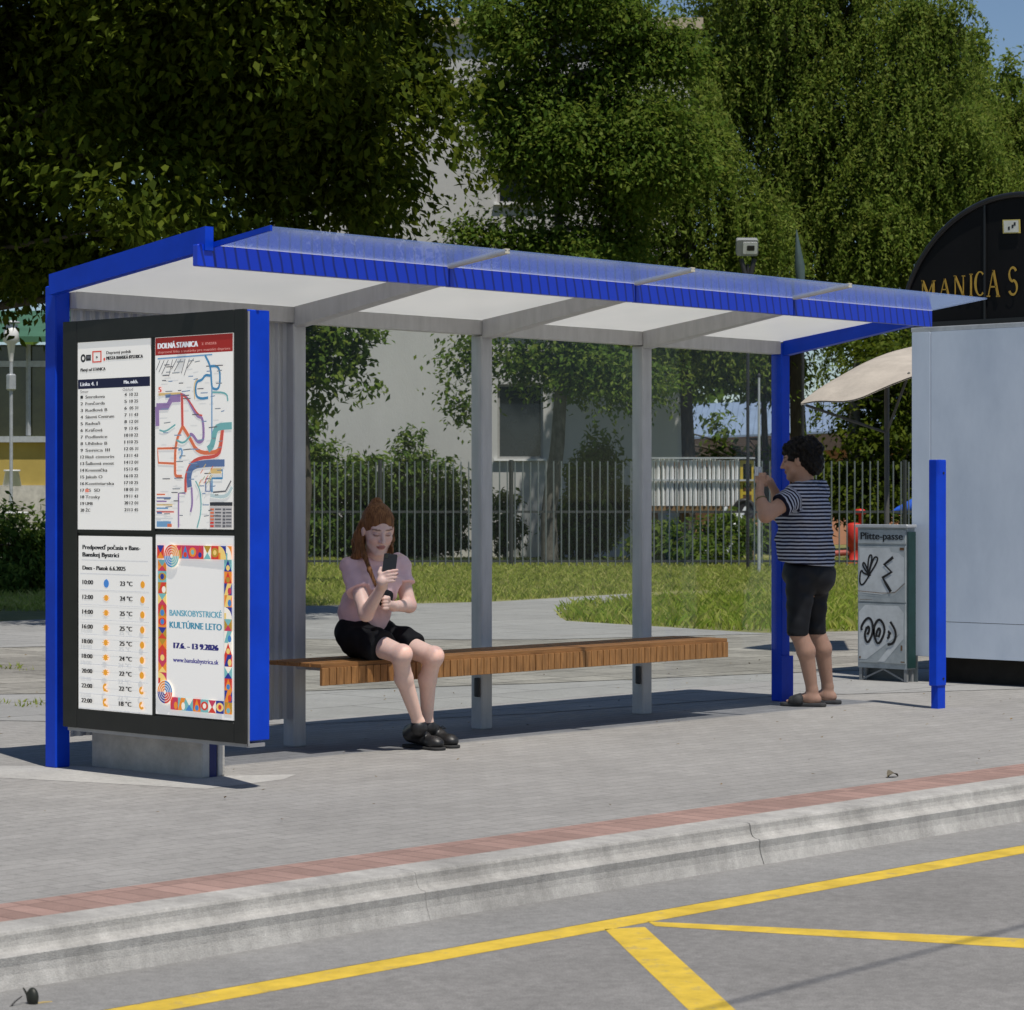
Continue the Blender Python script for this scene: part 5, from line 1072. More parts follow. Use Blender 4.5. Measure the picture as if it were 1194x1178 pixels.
back0, back1 = r0_+A(VD[0]*4, VD[1]*4, -1.2), r1_+A(VD[0]*4, VD[1]*4, -1.2); b.hexa([r0_, r1_, back1, back0], [p+o_ for p in (r0_, r1_, back1, back0)]); b.build('roof', M_blr, HO)
b = MB(); P = [e0-A(0, 0, .25), e1-A(0, 0, .25)]; b.beam(P[0], P[1], .12, .45); b.build('eaves_board', mat('brown_eaves', (.07, .05, .04), .7), HO)
for (x0_, x1_, y0_, y1_) in ((948, 962, 528, 545), (1010, 1026, 528, 545)):
    b = MB(); P0, P1_ = at(x0_, y1_, ZH-.03), at(x1_, y0_, ZH-.03); wallquad(b, at(x0_, y1_, ZH-.04), at(x1_, y1_, ZH-.04), P0[2], P1_[2], .03); o = b.build('window', M_white, HO)
    b = MB(); wallquad(b, at(x0_+2, y1_, ZH-.06), at(x1_-2, y1_, ZH-.06), P0[2]+.06, P1_[2]-.06, .015); b.build('pane', M_wgl, o)
# ------------------------------------------------------------------ play tower behind the fence
ZP = 53.5; PT = thing('play_tower', 'playground tower with white and brown slatted sides and a yellow cut-out panel', 'play tower', cw(fx(815, ZP), ZP))
M_ylp = mat('yellow_panel', (.45, .33, .03), .5); M_brn = mat('brown_slat', (.20, .12, .05), .7)
b = MB()
for k in range(19):
    X = fx(762+k*5.4, ZP); p = cw(X, ZP); z0, z1 = EYE-(590-HYP)/FPX*ZP, EYE-(536-HYP)/FPX*ZP; b.box((p[0]-.027, p[1]-.027, z0), (p[0]+.027, p[1]+.027, z1+.02*math.sin(k*7)), 0)
b.build('white_slats', M_white, PT)
b = MB()
for k in range(18):
    p = cw(fx(764.8+k*5.4, ZP), ZP+.12); b.box((p[0]-.022, p[1]-.022, z0+.03), (p[0]+.022, p[1]+.022, z1-.05))
p, q = cw(fx(758, ZP), ZP+.25), cw(fx(865, ZP), ZP+.25); b.beam((*p[:2], z0-.05), (*q[:2], z0-.05), .5, .12); b.build('brown_slats', M_brn, PT)
b = MB(); p, q = cw(fx(758, ZP), ZP-.06), cw(fx(880, ZP), ZP-.06)
for z in (z1+.03, (z0+z1)/2+.05): b.beam((*p[:2], z), (*q[:2], z), .05, .035)
b.build('rail', M_gal, PT)
# yellow panel with openings
xa, xb_, za, zc = fx(863, ZP), fx(879.5, ZP), EYE-(592-HYP)/FPX*ZP, EYE-(537-HYP)/FPX*ZP; b = MB(); w9, h9 = xb_-xa, zc-za
def pr_(u0, u1, v0, v1):
    p, q = cw(xa+w9*u0, ZP-.02), cw(xa+w9*u1, ZP-.02); wallquad(b, p, q, za+h9*v0, za+h9*v1, .03)
for u0, u1, v0, v1 in ((0, .2, 0, 1), (.42, .58, .30, 1), (.8, 1, 0, 1), (.2, .42, .93, 1), (.58, .8, .93, 1), (.2, .42, .52, .60), (.58, .8, .52, .60), (.2, .42, .27, .34), (.58, .8, .27, .34), (.2, .8, 0, .06)): pr_(u0, u1, v0, v1)
b.build('cut_out_panel', M_ylp, PT)
b = MB()
for px in (764, 800, 838, 878): b = MB(); p = cw(fx(px, ZP), ZP+.25); b.box((p[0]-.05, p[1]-.05, 0), (p[0]+.05, p[1]+.05, z0-.1)); b.build('leg', M_brn, PT)
p = at(868, 595, ZP-.1); b = MB(); b.tube([p+A(*(np.array(RD)*.2*math.cos(t)), .2*math.sin(t)) for t in np.linspace(0, 6.28, 15)], .05, 6); b.tube([p, p+A(-VD[0]*.02, -VD[1]*.02, 0)], .17, 14); b.build('tunnel_ring', M_dark, PT)
SL = thing('slide', 'grey curved metal slide leaning beside the play tower behind the fence', 'slide', cw(fx(850, ZP), ZP-1))
b = MB(); P = [at(858, 596, ZP-.4), at(853, 605, ZP-.8), at(848, 622, ZP-1.1), at(840, 642, ZP-1.6), at(835, 648, ZP-2.0)]
for s_ in (-.2, .2): b.tube([p+A(RD[0]*s_, RD[1]*s_, .06) for p in P], .04, 6)
for p, q in zip(P[:-1], P[1:]): o_ = A(RD[0]*.2, RD[1]*.2, 0); b.add([p-o_, p+o_, q+o_, q-o_, p-o_-A(0, 0, .02), p+o_-A(0, 0, .02), q+o_-A(0, 0, .02), q-o_-A(0, 0, .02)], [(0, 1, 2, 3), (7, 6, 5, 4)])
b.build('chute', M_gal, SL)
BXW = thing('storage_box', 'white box with a dark lid on the ground under the play tower', 'box', at(811, 629, ZP+.6)*A(1, 1, 0)); p, q = cw(fx(801, ZP), ZP+.6), cw(fx(822, ZP), ZP+.6)
b = MB(); wallquad(b, p, q, .12, .56, .4); b.build('body', M_white, BXW); b = MB(); wallquad(b, p-A(VD[0]*.02, VD[1]*.02, 0), q-A(VD[0]*.02, VD[1]*.02, 0), .562, .60, .44); b.build('lid', M_dark, BXW)
b = MB(); wallquad(b, p+A(VD[0]*.03, VD[1]*.03, 0), q+A(VD[0]*.03, VD[1]*.03, 0), 0, .119, .3); b.build('plinth', M_dark, BXW)
# thin pole, flag mast, floodlight
p = at(885, 640, 47.); PO = thing('thin_pole', 'thin grey pole behind the raised hands, seen through the right end pane', 'pole', (p[0], p[1], 0)); b = MB(); b.tube([(p[0], p[1], 0), (p[0], p[1], at(884, 437, 47.)[2])], [.032, .02], 8); b.build('shaft', M_gal, PO); b = MB(); b.lathe((p[0], p[1], at(884, 437, 47.)[2]), [(.022, -.05), (.03, 0), (.0, .03)]); b.build('cap', M_dark, PO)
p = at(936, 330, 50.); PO = thing('mast', 'slim dark grey mast with a tapered tip in front of the willow', 'mast', (p[0], p[1], 0)); b = MB(); zt_ = at(930, 268, 50.)[2]; b.tube([(p[0], p[1], 0), (p[0], p[1], zt_-1.5)], .03, 8); b.build('shaft', M_dark, PO); b = MB(); b.tube([(p[0], p[1], zt_-1.5), (p[0]-RD[0]*.06, p[1]-RD[1]*.06, zt_-.7), (p[0]-RD[0]*.12, p[1]-RD[1]*.12, zt_)], [.05, .10, .01], 8); b.build('tip', mat('blue_grey_tip', (.06, .09, .09), .5, .1), PO)
p = at(872, 320, 48.); FL = thing('floodlight', 'white floodlight on a dark bracket and pole above the shelter roof edge', 'floodlight', (p[0], p[1], 0))
b = MB(); zf = at(872, 302, 48.)[2]; b.tube([(p[0], p[1], 0), (p[0], p[1], zf-.1)], .03, 8); b.tube([(p[0], p[1], zf-.5), (p[0]-RD[0]*.12, p[1]-RD[1]*.12, zf)], .05, 6); b.tube([(p[0], p[1], zf-.5), (p[0]+RD[0]*.12, p[1]+RD[1]*.12, zf)], .05, 6); b.build('pole', M_dark, FL)
ex = A(RD[0], RD[1], 0); ez = unit(A(-VD[0], -VD[1], -.35)); ey = np.cross(ez, ex); c_ = at(871, 288, 47.95)
b = MB(); slab(b, c_, ex, ey, ez, .20, .15, .09, .04); b.build('housing', mat('floodlight_grey', (.24, .25, .25), .5), FL); b = MB(); slab(b, c_+ez*.095+ex*.05, ex, ey, ez, .13, .11, .006, .02); b.build('lens', M_white, FL); b = MB(); slab(b, c_+ez*.103+ex*.06, ex, ey, ez, .07, .05, .004, .02); b.build('emitter', M_dark, FL)
# blue parasol and red pump behind the fence
p = at(1065, 594, 52.); PA = thing('parasol', 'closed bright blue parasol lying level at the edge of the kiosk behind the fence', 'parasol', (p[0], p[1], p[2]))
b = MB(); t0 = at(1039, 597, 52.); t1 = at(1078, 588, 52.); prof = [.01, .07, .11, .15, .19, .20]; b.tube([t0+(t1-t0)*k/5 for k in range(6)], prof, 12); b.build('canopy', mat('blue_nylon', (.02, .10, .55), .5, 0, .4, .2, 20), PA)
b = MB(); b.tube([t1, t1+(t1-t0)*1.2], .03, 8); e_ = t1+(t1-t0)*.6; b.tube([(e_[0], e_[1], 0), e_], .04, 8); b.build('pole', M_gal, PA)
p = gnd(996, 652); p = cw(fx(996, 52), 52.); PU = thing('red_hydrant', 'small red post with a round red cap behind the fence left of the graffiti cabinet', 'hydrant', (p[0], p[1], 0))
M_redp = mat('red_paint', (.48, .03, .02), .45)
b = MB(); b.lathe((p[0], p[1], 0), [(.17, 0), (.17, .06), (.10, .08), (.10, .35), (.14, .38), (.15, .78), (.11, .82), (.0, .84)]); b.build('body', M_redp, PU)
p2 = p+A(RD[0]*.12, RD[1]*.12, 0); b = MB(); b.lathe((p2[0], p2[1], 0), [(.03, .6), (.03, 1.0), (.11, 1.0), (.12, 1.05), (.08, 1.10), (0, 1.11)]); b.build('cap', M_redp, PU)
b = MB(); q_ = p-A(RD[0]*.45, RD[1]*.45, 0); b.tube([(p[0], p[1], .25), (q_[0], q_[1], .22)], .06, 8); b.build('outlet', mat('faded_red', (.35, .08, .06), .6), PU)
# ------------------------------------------------------------------ garden pavilion and lamps at the left edge
ZG_ = 46.; PV = thing('garden_pavilion', 'low garden pavilion with green roof, glazing and yellow wall at the left edge', 'pavilion', cw(fx(-40, ZG_), ZG_))
xl_, xr_ = fx(-260, ZG_), fx(92, ZG_); yz = lambda py: EYE-(py-HYP)/FPX*ZG_
def gw(name, z0, z1, d0, dp, m, x0=None, x1=None):
    b = MB(); wallquad(b, cw(xl_ if x0 is None else x0, ZG_+d0), cw(xr_ if x1 is None else x1, ZG_+d0), z0, z1, dp); return b.build(name, m, PV)
gw('plinth', 0, yz(566), -.05, .3, M_conc); gw('wall', yz(566), yz(516), 0, .3, mat('yellow_render', (.40, .30, .085), .85, 0, .2, .12, 1.5)); gw('sill', yz(516)+.001, yz(509), -.12, .4, M_gal)
M_gglass = mat('pavilion_glass', (.028, .034, .016), .06, 0, .6, .5, .9, col2=(.10, .10, .035)); gw('glazing', yz(508.5), yz(402), .05, .04, M_gglass)
gw('header', yz(428), yz(421), -.03, .06, M_gal)
b = MB()
for k in range(9): c_ = cw(xl_+(xr_-xl_)*(k+.5)/9, ZG_-.02); b.box((c_[0]-.03, c_[1]-.03, yz(508)), (c_[0]+.03, c_[1]+.03, yz(402)))
b.build('mullion', M_gal, PV)
b = MB(); e0, e1 = cw(xl_-.2, ZG_-.6), cw(xr_+.2, ZG_-.6); r0_, r1_ = cw(xl_-.2, ZG_+3.), cw(xr_+.2, ZG_+3.); P = [A(*e0[:2], yz(402)+.01), A(*e1[:2], yz(402)+.01), A(*r1_[:2], yz(355)), A(*r0_[:2], yz(355))]; b.hexa(P, [p+A(0, 0, .1) for p in P]); b.build('roof', mat('green_roof_sheet', (.05, .13, .075), .6, 0, .3, .2, 1), PV)
for px, pt_, pb_, Z, lbl in ((13, 377, 398, 40., 'white lantern head on a slim white post in front of the green pavilion roof'), ):
    p = at(px, 580, Z); LP = thing('garden_lamp', lbl, 'lamp', (p[0], p[1], 0)); b = MB(); z1, z0 = at(px, pt_, Z)[2], at(px, pb_, Z)[2]
    b.tube([(p[0], p[1], 0), (p[0], p[1], z0-.3)], .028, 8); b.build('pole', M_gal, LP); b = MB(); b.box((p[0]-.06, p[1]-.06, z0-.75), (p[0]+.06, p[1]+.06, z0-.5), 0, .02); b.build('junction_box', M_gal, LP)
    b = MB(); b.lathe((p[0], p[1], z0), [(.03, -.31), (.06, -.05), (.125, 0), (.10, z1-z0-.02), (0, z1-z0-.01)]); b.build('shade', M_white, LP); b = MB(); b.lathe((p[0], p[1], z1), [(0, -.01), (.14, 0), (.13, .025), (0, .05)]); b.build('cap', M_gal, LP)
for px, pt_, pb_, Z, lbl in ((14, 548, 567, 44.5, 'white conical pot standing on the ledge of the yellow pavilion wall'), (18, 597, 612, 39., 'white flared pot on a grey pillar in front of the bush at the left edge')):
    p = at(px, pb_, Z); z1, z0 = at(px, pt_, Z)[2], at(px, pb_, Z)[2]; UR = thing('plant_pot', lbl, 'pot', (p[0], p[1], 0 if Z < 42 else z0)); h9 = z1-z0
    b = MB(); b.lathe((p[0], p[1], z0), [(.0, 0), (.16, 0), (.115, h9-.03), (.14, h9-.03), (.14, h9), (.10, h9), (.09, h9-.05), (0, h9-.06)] if Z > 42 else [(0, 0), (.11, 0), (.15, h9-.03), (.18, h9-.03), (.18, h9), (.14, h9), (.12, h9-.05), (0, h9-.05)]); b.build('bowl', M_white, UR)
    if Z < 42: b = MB(); b.box((p[0]-.11, p[1]-.11, 0), (p[0]+.11, p[1]+.11, z0-.001), 0, .01); b.build('pillar', M_conc, UR)
    else: b = MB(); b.box((p[0]-.17, p[1]-.12, yz(566)-.02), (p[0]+.17, p[1]+1.6, z0-.001)); b.build('base', M_conc, UR)
# tiny things on the ground
p = gnd(1041, 906.5); LF = MB(); V = []
for i in range(9):
    t = i/8; w = .022*math.sin(math.pi*min(1, t*1.02+.02))+.001; z = .006+.020*math.sin(math.pi*t); V += [(p[0]-.045+.09*t, p[1]-w, z+.006*math.cos(5*t)), (p[0]-.045+.09*t, p[1], z-.008), (p[0]-.045+.09*t, p[1]+w, z+.007*math.sin(4*t)+.002)]
LF.add(V, [(3*i+j, 3*i+3+j, 3*i+4+j, 3*i+1+j) for i in range(8) for j in (0, 1)], 0, True); o = LF.build('dry_leaf', mat('dry_leaf', (.12, .105, .075), .8, 0, .2, .3, 30)); tag(o, 'small curled dry grey leaf at the edge of the red brick strip', 'leaf')
p = gnd(38, 1174, -.176); b = MB(); c_ = p+A(0, 0, .022)
sd = SDF(); sd.ell(c_+A(0, 0, .006), np.eye(3), (.016, .022, .030), .01); sd.cap(c_+A(-.01, .01, .01), c_+A(-.02, .018, .034), .004, .003, .004)
SDo = thing('seed_pod', 'dark seed pod with a pale stalk lying in the gutter at the lower left corner', 'seed pod', (p[0], p[1], -.176)); sdfobj('pod', sd, mat('pod_dark', (.02, .022, .016), .5), SDo, .0025)
b = MB(); b.tube([c_+A(.0, -.005, -.014), c_+A(.03, -.012, -.012), c_+A(.06, -.016, -.014)], [.004, .004, .003], 6); b.build('stalk', mat('pod_stalk', (.35, .26, .10), .7), SDo)
b = MB(); b.tube([c_+A(-.03, .012, .012), c_+A(-.05, .016, .0), c_+A(-.075, .015, -.018)], [.002, .0025, .003], 6); b.build('twig', M_dark, SDo)
# ------------------------------------------------------------------ foliage
def leafverts(C, Nrm, L, w, D=None):
    n = len(C); r = rng.normal(size=(n, 3)) if D is None else D+rng.normal(size=(n, 3))*.35
    Nn = Nrm/np.linalg.norm(Nrm, axis=1)[:, None]; T = r-(r*Nn).sum(1)[:, None]*Nn; T /= np.linalg.norm(T, axis=1)[:, None]+1e-9; B = np.cross(Nn, T)
    L = L[:, None]; w = w[:, None]
    V = np.stack([C-T*L*.5, C+B*w*.5-T*L*.05+Nn*w*.12, C+T*L*.5-Nn*L*.10, C-B*w*.5-T*L*.05+Nn*w*.12], 1).reshape(-1, 3)
    return V, np.arange(4*n).reshape(n, 4)
def sphere(n):
    d = rng.normal(size=(n, 3)); return d/np.linalg.norm(d, axis=1)[:, None]
def gapnoise(P, s): 
    return (np.sin(P[:, 0]*2.1/s+1.3*np.sin(P[:, 2]*1.7/s))+np.sin(P[:, 1]*1.9/s+P[:, 2]*1.1/s)+np.sin(P[:, 2]*2.6/s+P[:, 0]*.9/s+2))/3
def clumpy(blobs, m, f, thr=1.2, core=.30, dd=1.25):
    # a crown is made of separate bough-sized clumps inside each large volume
    out = []; rot = np.array([[RD[0], RD[1], 0], [VD[0], VD[1], 0], [0, 0, 1]])
    for c, r, *dn in blobs:
        c = np.array(c); r = np.array(r, float)
        if r.prod() < thr: out.append((c, r, *dn)); continue
        k = int(m*max(1, (r.prod()/8)**.5)); out.append((c, r*.72, core*(dn[0] if dn else 1)))
        for d in sphere(k):
            q = c+(d*r*(.48+.40*rng.random()))@rot; s = f*(.6+.8*rng.random()); out.append((q, r*s*np.array([1.1, 1.1, .85]), dd*(dn[0] if dn else 1)))
    return out
def limbs(b, trunk, r0, r1, ends, rl=.05):
    n = len(trunk); b.tube(trunk, [r0+(r1-r0)*i/(n-1) for i in range(n)], 12)
    T = np.concatenate([np.array(trunk[i])+np.outer(np.linspace(0, 1, 9)[:-1], np.array(trunk[i+1])-np.array(trunk[i])) for i in range(n-1)])
    for e in ends:
        e = np.array(e); hz = math.hypot(*(T[-1][:2]-e[:2])); s = min(T, key=lambda t: abs(t[2]-max(e[2]-.22*hz, min(3.4, T[-1][2]*.5))))
        m = s*.5+e*.5+np.array([random.gauss(0, .12), random.gauss(0, .12), random.uniform(-.05, .25)]); k = rl*random.uniform(.6, 1.1)
        b.tube([s, s*.72+m*.28+np.array([0, 0, .1]), m, e], [k, k*.8, k*.55, k*.15], 6)
M_bark = mat('bark', (.075, .065, .052), .9, 0, .2, .35, 7, .6, 25, stretch=(3, 3, .6)); M_barkp = mat('pale_bark', (.105, .10, .088), .9, 0, .2, .5, 5, .6, 22, stretch=(2, 2, .8))
def tree(name, label, cat, trunk, r0, r1, blobs, dens, lpc, leaf, cr, lm, bark, group=None, asp=.55, nl=40, gap=-.30, upb=.8, droop=0., rl=.06, gs=1.):
    trunk = [np.array(t, float) for t in trunk]; o = thing(name, label, cat, (trunk[0][0], trunk[0][1], 0), group)
    P = []; O = []
    for c, r, *dn in clumpy(blobs, 12, .33, 1.2, .22, .85):
        c = np.array(c); r = np.array(r, float); vol = r[0]*r[1]*r[2]; n = max(6, int(dens*(vol**.80)*(dn[0] if dn else 1)))
        d = sphere(n); rad = rng.random(n)**.42; rot = np.array([[RD[0], RD[1], 0], [VD[0], VD[1], 0], [0, 0, 1]])
        p = c+(d*rad[:, None]*r*(1+.16*np.sin(d[:, [0]]*5+d[:, [2]]*6+c[0])))@rot; P.append(p); O.append((d*r[::1])@rot)
    P = np.concatenate(P); O = np.concatenate(O); k = gapnoise(P, gs) > gap; P, O = P[k], O[k]
    b = MB(); idx = rng.choice(len(P), min(nl, len(P)), replace=False); limbs(b, trunk, r0, r1, P[idx], rl); b.build('trunk', bark, o)
    n = len(P)*lpc; ci = np.repeat(np.arange(len(P)), lpc); off = rng.normal(size=(n, 3))*cr*(.5+rng.random((len(P), 1))[ci]*.8); off[:, 2] *= .75; off[:, 2] -= droop*np.abs(rng.normal(size=n))*cr
    C = P[ci]+off; On = O[ci]/(np.linalg.norm(O[ci], axis=1)[:, None]+1e-6); Nr = On*.35+np.array([0, 0, upb])+rng.normal(size=(n, 3))*.55
    L = leaf*(.65+.7*rng.random(n)); V, F = leafverts(C, Nr, L, L*asp, np.array([0, 0, -.6])+On*.4)
    link('crown', fastmesh('crown', V, F), o, lm); return o
LM_dark = leafmat('dark_leaves', [(.030, .052, .004), (.055, .084, .007), (.105, .135, .014)], .42, .6)
LM_mid = leafmat('green_leaves', [(.050, .098, .012), (.088, .148, .020), (.150, .195, .036)], .45, .6)
LM_wil = leafmat('willow_leaves', [(.075, .130, .016), (.125, .185, .028), (.195, .240, .052)], .45, .6)
LM_shr = leafmat('shrub_leaves', [(.034, .075, .014), (.065, .120, .020), (.160, .220, .045)], .35, .6)
def B(px, py, Z, rx, rz, ry=None, dn=1.): return (at(px, py, Z), (rx, ry or rx, rz), dn)
G1 = 'garden trees behind the shelter'
# big dark tree at the upper left
tree('broadleaf_tree', 'large dark green broadleaf tree filling the upper left above the information board', 'tree',
     [(*cw(-6.6, 30)[:2], 0), (*cw(-6.5, 30)[:2], 2), at(-90, 255, 29.8), at(-60, 60, 29.6), at(-40, -250, 29.5)], .34, .10,
     [B(60, -60, 29.5, 4.6, 3.9, 4.6), B(320, -20, 29., 2.6, 3.0, 2.6), B(180, 190, 28.5, 2.6, 1.5, 2.4), B(365, 185, 28.2, 1.05, 1.15), B(470, 85, 28.4, .5, .42), B(530, 70, 28.5, .3, .35), B(-20, 230, 29, 1.6, 1.1), B(20, 318, 31, 1.7, .42), B(-40, 330, 31, 1.2, .5), B(300, 285, 28., 1.05, .62), B(478, 40, 28.6, .72, .75, 1.), B(515, 118, 28.6, .26, .26, .3, .5), B(412, 300, 28., .36, .30), B(90, -330, 29.5, 4.4, 2.6, 4.2, .6)],
     62, 50, .12, .22, LM_dark, M_bark, G1, nl=70, gap=-.30, upb=.7, rl=.07)
b = MB(); P_ = [at(-70, 300, 28.8), at(0, 262, 28.4), at(60, 240, 28.2), at(130, 208, 28.)]
tree('branch_tree', 'young tree with a bright hanging leafy bough seen through the first glazed bay', 'tree', [(*cw(-3.2, 40)[:2], 0), (*cw(-3.1, 40)[:2], 1.5), at(352, 420, 40), at(360, 365, 40)], .07, .03,
     [B(388, 408, 40, .62, .48), B(372, 450, 40, .30, .55), B(425, 440, 40, .20, .40), B(405, 382, 40, .5, .25), B(346, 400, 40, .6, .6), B(350, 345, 40, .7, .5)], 150, 26, .13, .13, LM_mid, M_bark, G1, nl=14, gap=-.6, droop=.5, rl=.02)
# centre tree in front of the block
tree('lime_tree', 'slender green tree with a grey mottled trunk in front of the pale block window', 'tree',
     [(*at(641, 655, 52)[:2], 0), at(640, 600, 52), at(650, 520, 52), at(655, 440, 52), at(653, 330, 52), at(650, 180, 52), at(648, 20, 52)], .18, .06,
     [B(650, 40, 52, 2.4, 2.4, 1.6), B(735, 180, 52, 1.55, 1.9), B(752, 85, 52, 1.1, 1.2), B(700, 130, 52, 1.1, 1.1), B(650, 140, 52, 1.2, 1.2), B(778, 45, 52, .6, .7), B(770, 130, 52, .7, .8), B(592, 228, 51.6, .5, .4), B(582, 185, 51.6, .28, .3), B(590, 20, 52, 1.3, 1.1), B(575, 100, 52, .30, .5, .4, .6), B(548, 285, 52, .62, .42), B(600, 262, 52, .8, .65, .7), B(602, 175, 52, .62, .8, .6, .9), B(640, 200, 52, .9, 1.0), B(700, 330, 52, 1.5, 1.1), B(640, 300, 52, .9, .7), B(690, 425, 52, 1.15, .62), B(612, 420, 52, .55, .45), B(540, 420, 51.6, .30, .34), B(536, 470, 51.6, .20, .4), B(560, 395, 51.6, .4, .25), B(735, 420, 52, .8, .9)],
     135, 54, .122, .26, LM_mid, M_barkp, G1, nl=70, gap=-.32, droop=.4, rl=.06)
# weeping trees on the right
def willow(label, trunk, r0, blobs, nst, lm, ll=.118, core=1.2, lo_=.35, hi_=2.0):
    trunk = [np.array(t, float) for t in trunk]; o = thing('weeping_tree', label, 'tree', (trunk[0][0], trunk[0][1], 0), G1)
    rot = np.array([[RD[0], RD[1], 0], [VD[0], VD[1], 0], [0, 0, 1]]); CC = []; DD = []; NN = []; LL = []; ends = []; blobs = clumpy(blobs, 9, .42, 1.2, .8)
    tot = sum((r[0]*r[1]*r[2])**.67 for c, r, *_ in blobs)
    for c, r, *_ in blobs:
        c = np.array(c); r = np.array(r, float); n = int(nst*(r[0]*r[1]*r[2])**.67/tot); d = sphere(n); d[:, 2] = np.abs(d[:, 2])*1.1-.35; rad = .55+.45*rng.random(n)**.6
        S0 = c+(d*r*rad[:, None])@rot; out = (d*np.array([1, 1, 0]))@rot
        for s, u in zip(S0, out):
            L = random.uniform(lo_, hi_); m = int(L/.06); t = np.linspace(0, 1, m); sw = np.array([random.gauss(0, .24), random.gauss(0, .24), 0])
            p = s+np.outer(np.sqrt(t)*.45, u)+np.outer(t*t, sw)+np.outer(-t*L+.22*np.sin(np.minimum(t*3, 1)*3.14)*.6, [0, 0, 1]); p[:, :2] += .02*np.sin(t*9+random.random()*6)[:, None]
            if s[2]-L < .9: p = p[p[:, 2] > .9+random.random()]
            for k in (0, 1):
                q = p+rng.normal(size=p.shape)*.035; CC.append(q); dd = np.tile([0, 0, -1.], (len(q), 1))+rng.normal(size=q.shape)*.45; DD.append(dd); NN.append(rng.normal(size=q.shape)+u*.8+np.array([0, 0, .35])); LL.append(ll*(.6+.7*rng.random(len(q))))
            if random.random() < .07: ends.append(s)
        # leafy core
        n2 = int(core*n*14); d = sphere(n2); q = c+(d*r*(rng.random(n2)**.4)[:, None]*.95)@rot; CC.append(q); DD.append(np.tile([0, 0, -1.], (n2, 1))+rng.normal(size=q.shape)*.7); NN.append(rng.normal(size=q.shape)+np.array([0, 0, .7])); LL.append(ll*1.15*(.7+.6*rng.random(n2)))
    C, D, Nr, L = map(np.concatenate, (CC, DD, NN, LL)); V, F = leafverts(C, Nr, L, L*.42, D)
    b = MB(); limbs(b, trunk, r0, r0*.3, ends, .05); b.build('trunk', M_bark, o); link('crown', fastmesh('crown', V, F), o, lm)
def wtr(px, Z, top): x = at(px, 600, Z); return [(x[0], x[1], 0), (x[0]+.1, x[1], 2), (x[0]+.05, x[1]+.1, 4.5), (*at(px, top, Z)[:2], at(px, top, Z)[2])]
willow('weeping tree beside the right corner of the pale block, left of the floodlight', wtr(800, 56, 180), .2, [B(790, 190, 56, 1.5, 2.0), B(755, 300, 56, .9, 1.6), B(835, 260, 56, 1.3, 2.2), B(790, 370, 56, 1.5, 1.0)], 1300, LM_wil)
willow('tallest weeping tree, rising behind the shelter roof right of the floodlight', wtr(930, 62, 60), .28, [B(930, 90, 62, 2.6, 3.0), B(870, 60, 62, 1.5, 2.6), B(985, 40, 62, 1.7, 2.4), B(955, 190, 63, 1.8, 1.6), B(930, 280, 61.5, 2.2, 1.5), B(1000, 270, 61.5, 1.5, 1.6), B(925, -60, 62, 2.2, 1.8)], 2900, LM_wil)
willow('weeping tree directly behind the left end of the black arched sign', wtr(1060, 60, 100), .25, [B(1060, 130, 60, 1.8, 2.2), B(1100, 220, 60, 1.6, 1.6), B(1030, 260, 59.5, 1.3, 1.4), B(1075, 40, 60, 1.0, 1.5), B(1020, 400, 59.5, 1.2, .8)], 1900, LM_wil)
willow('rightmost weeping tree, above the middle of the black arched sign', wtr(1175, 64, 140), .25, [B(1180, 190, 64, 1.8, 2.0), B(1240, 170, 64, 1.7, 2.2), B(1140, 130, 64, .9, 1.3)], 1200, LM_wil)
def poplar(label, px, top, Z, w):
    ps = [B(px, top+40+k*52, Z, w*(.45+.18*min(k, 3)), .9) for k in range(7)]
    tree('poplar', label, 'tree', wtr(px, Z, top+60), .2, .05, ps, 150, 26, .16, .2, LM_wil, M_bark, G1, nl=20, gap=-.8, upb=.3)
poplar('narrow upright poplar with its tip against the blue sky at the upper right', 1137, 8, 74, .75); poplar('shorter poplar at the right edge under the blue sky', 1178, 55, 76, .9)
tree('robinia', 'dark shaded tree between the canopy pole and the kiosk behind the bar fence', 'tree', [(*at(1000, 600, 56)[:2], 0), at(998, 560, 56), at(996, 480, 56), at(1000, 420, 56)], .22, .08,
     [B(1030, 500, 56, .95, .95), B(1015, 570, 56, 1.1, .7), B(1045, 440, 56, 1.0, .8), B(968, 560, 56, .5, .5), B(1060, 560, 56.5, .9, 1.0), B(1000, 590, 57, .8, .5)], 120, 30, .15, .22, LM_dark, M_barkp, G1, nl=26, gap=-.7)
tree('garden_tree', 'leafy green tree behind the end post of the shelter and the thin pole', 'tree', [(*at(895, 600, 63)[:2], 0), at(893, 560, 63), at(890, 450, 63)], .14, .06,
     [B(900, 425, 63, .9, .75), B(850, 415, 63, 1.3, .62), B(785, 425, 63, 1.0, .9), B(772, 515, 60, .55, .8), B(800, 528, 60, .45, .3), B(850, 541, 63.5, 1.1, .30), B(905, 528, 63, .5, .3), B(757, 480, 60, .5, .9), B(838, 492, 60, .16, .35, .2, .6)], 120, 30, .16, .24, LM_mid, M_bark, G1, nl=26, gap=-.55, droop=.6)
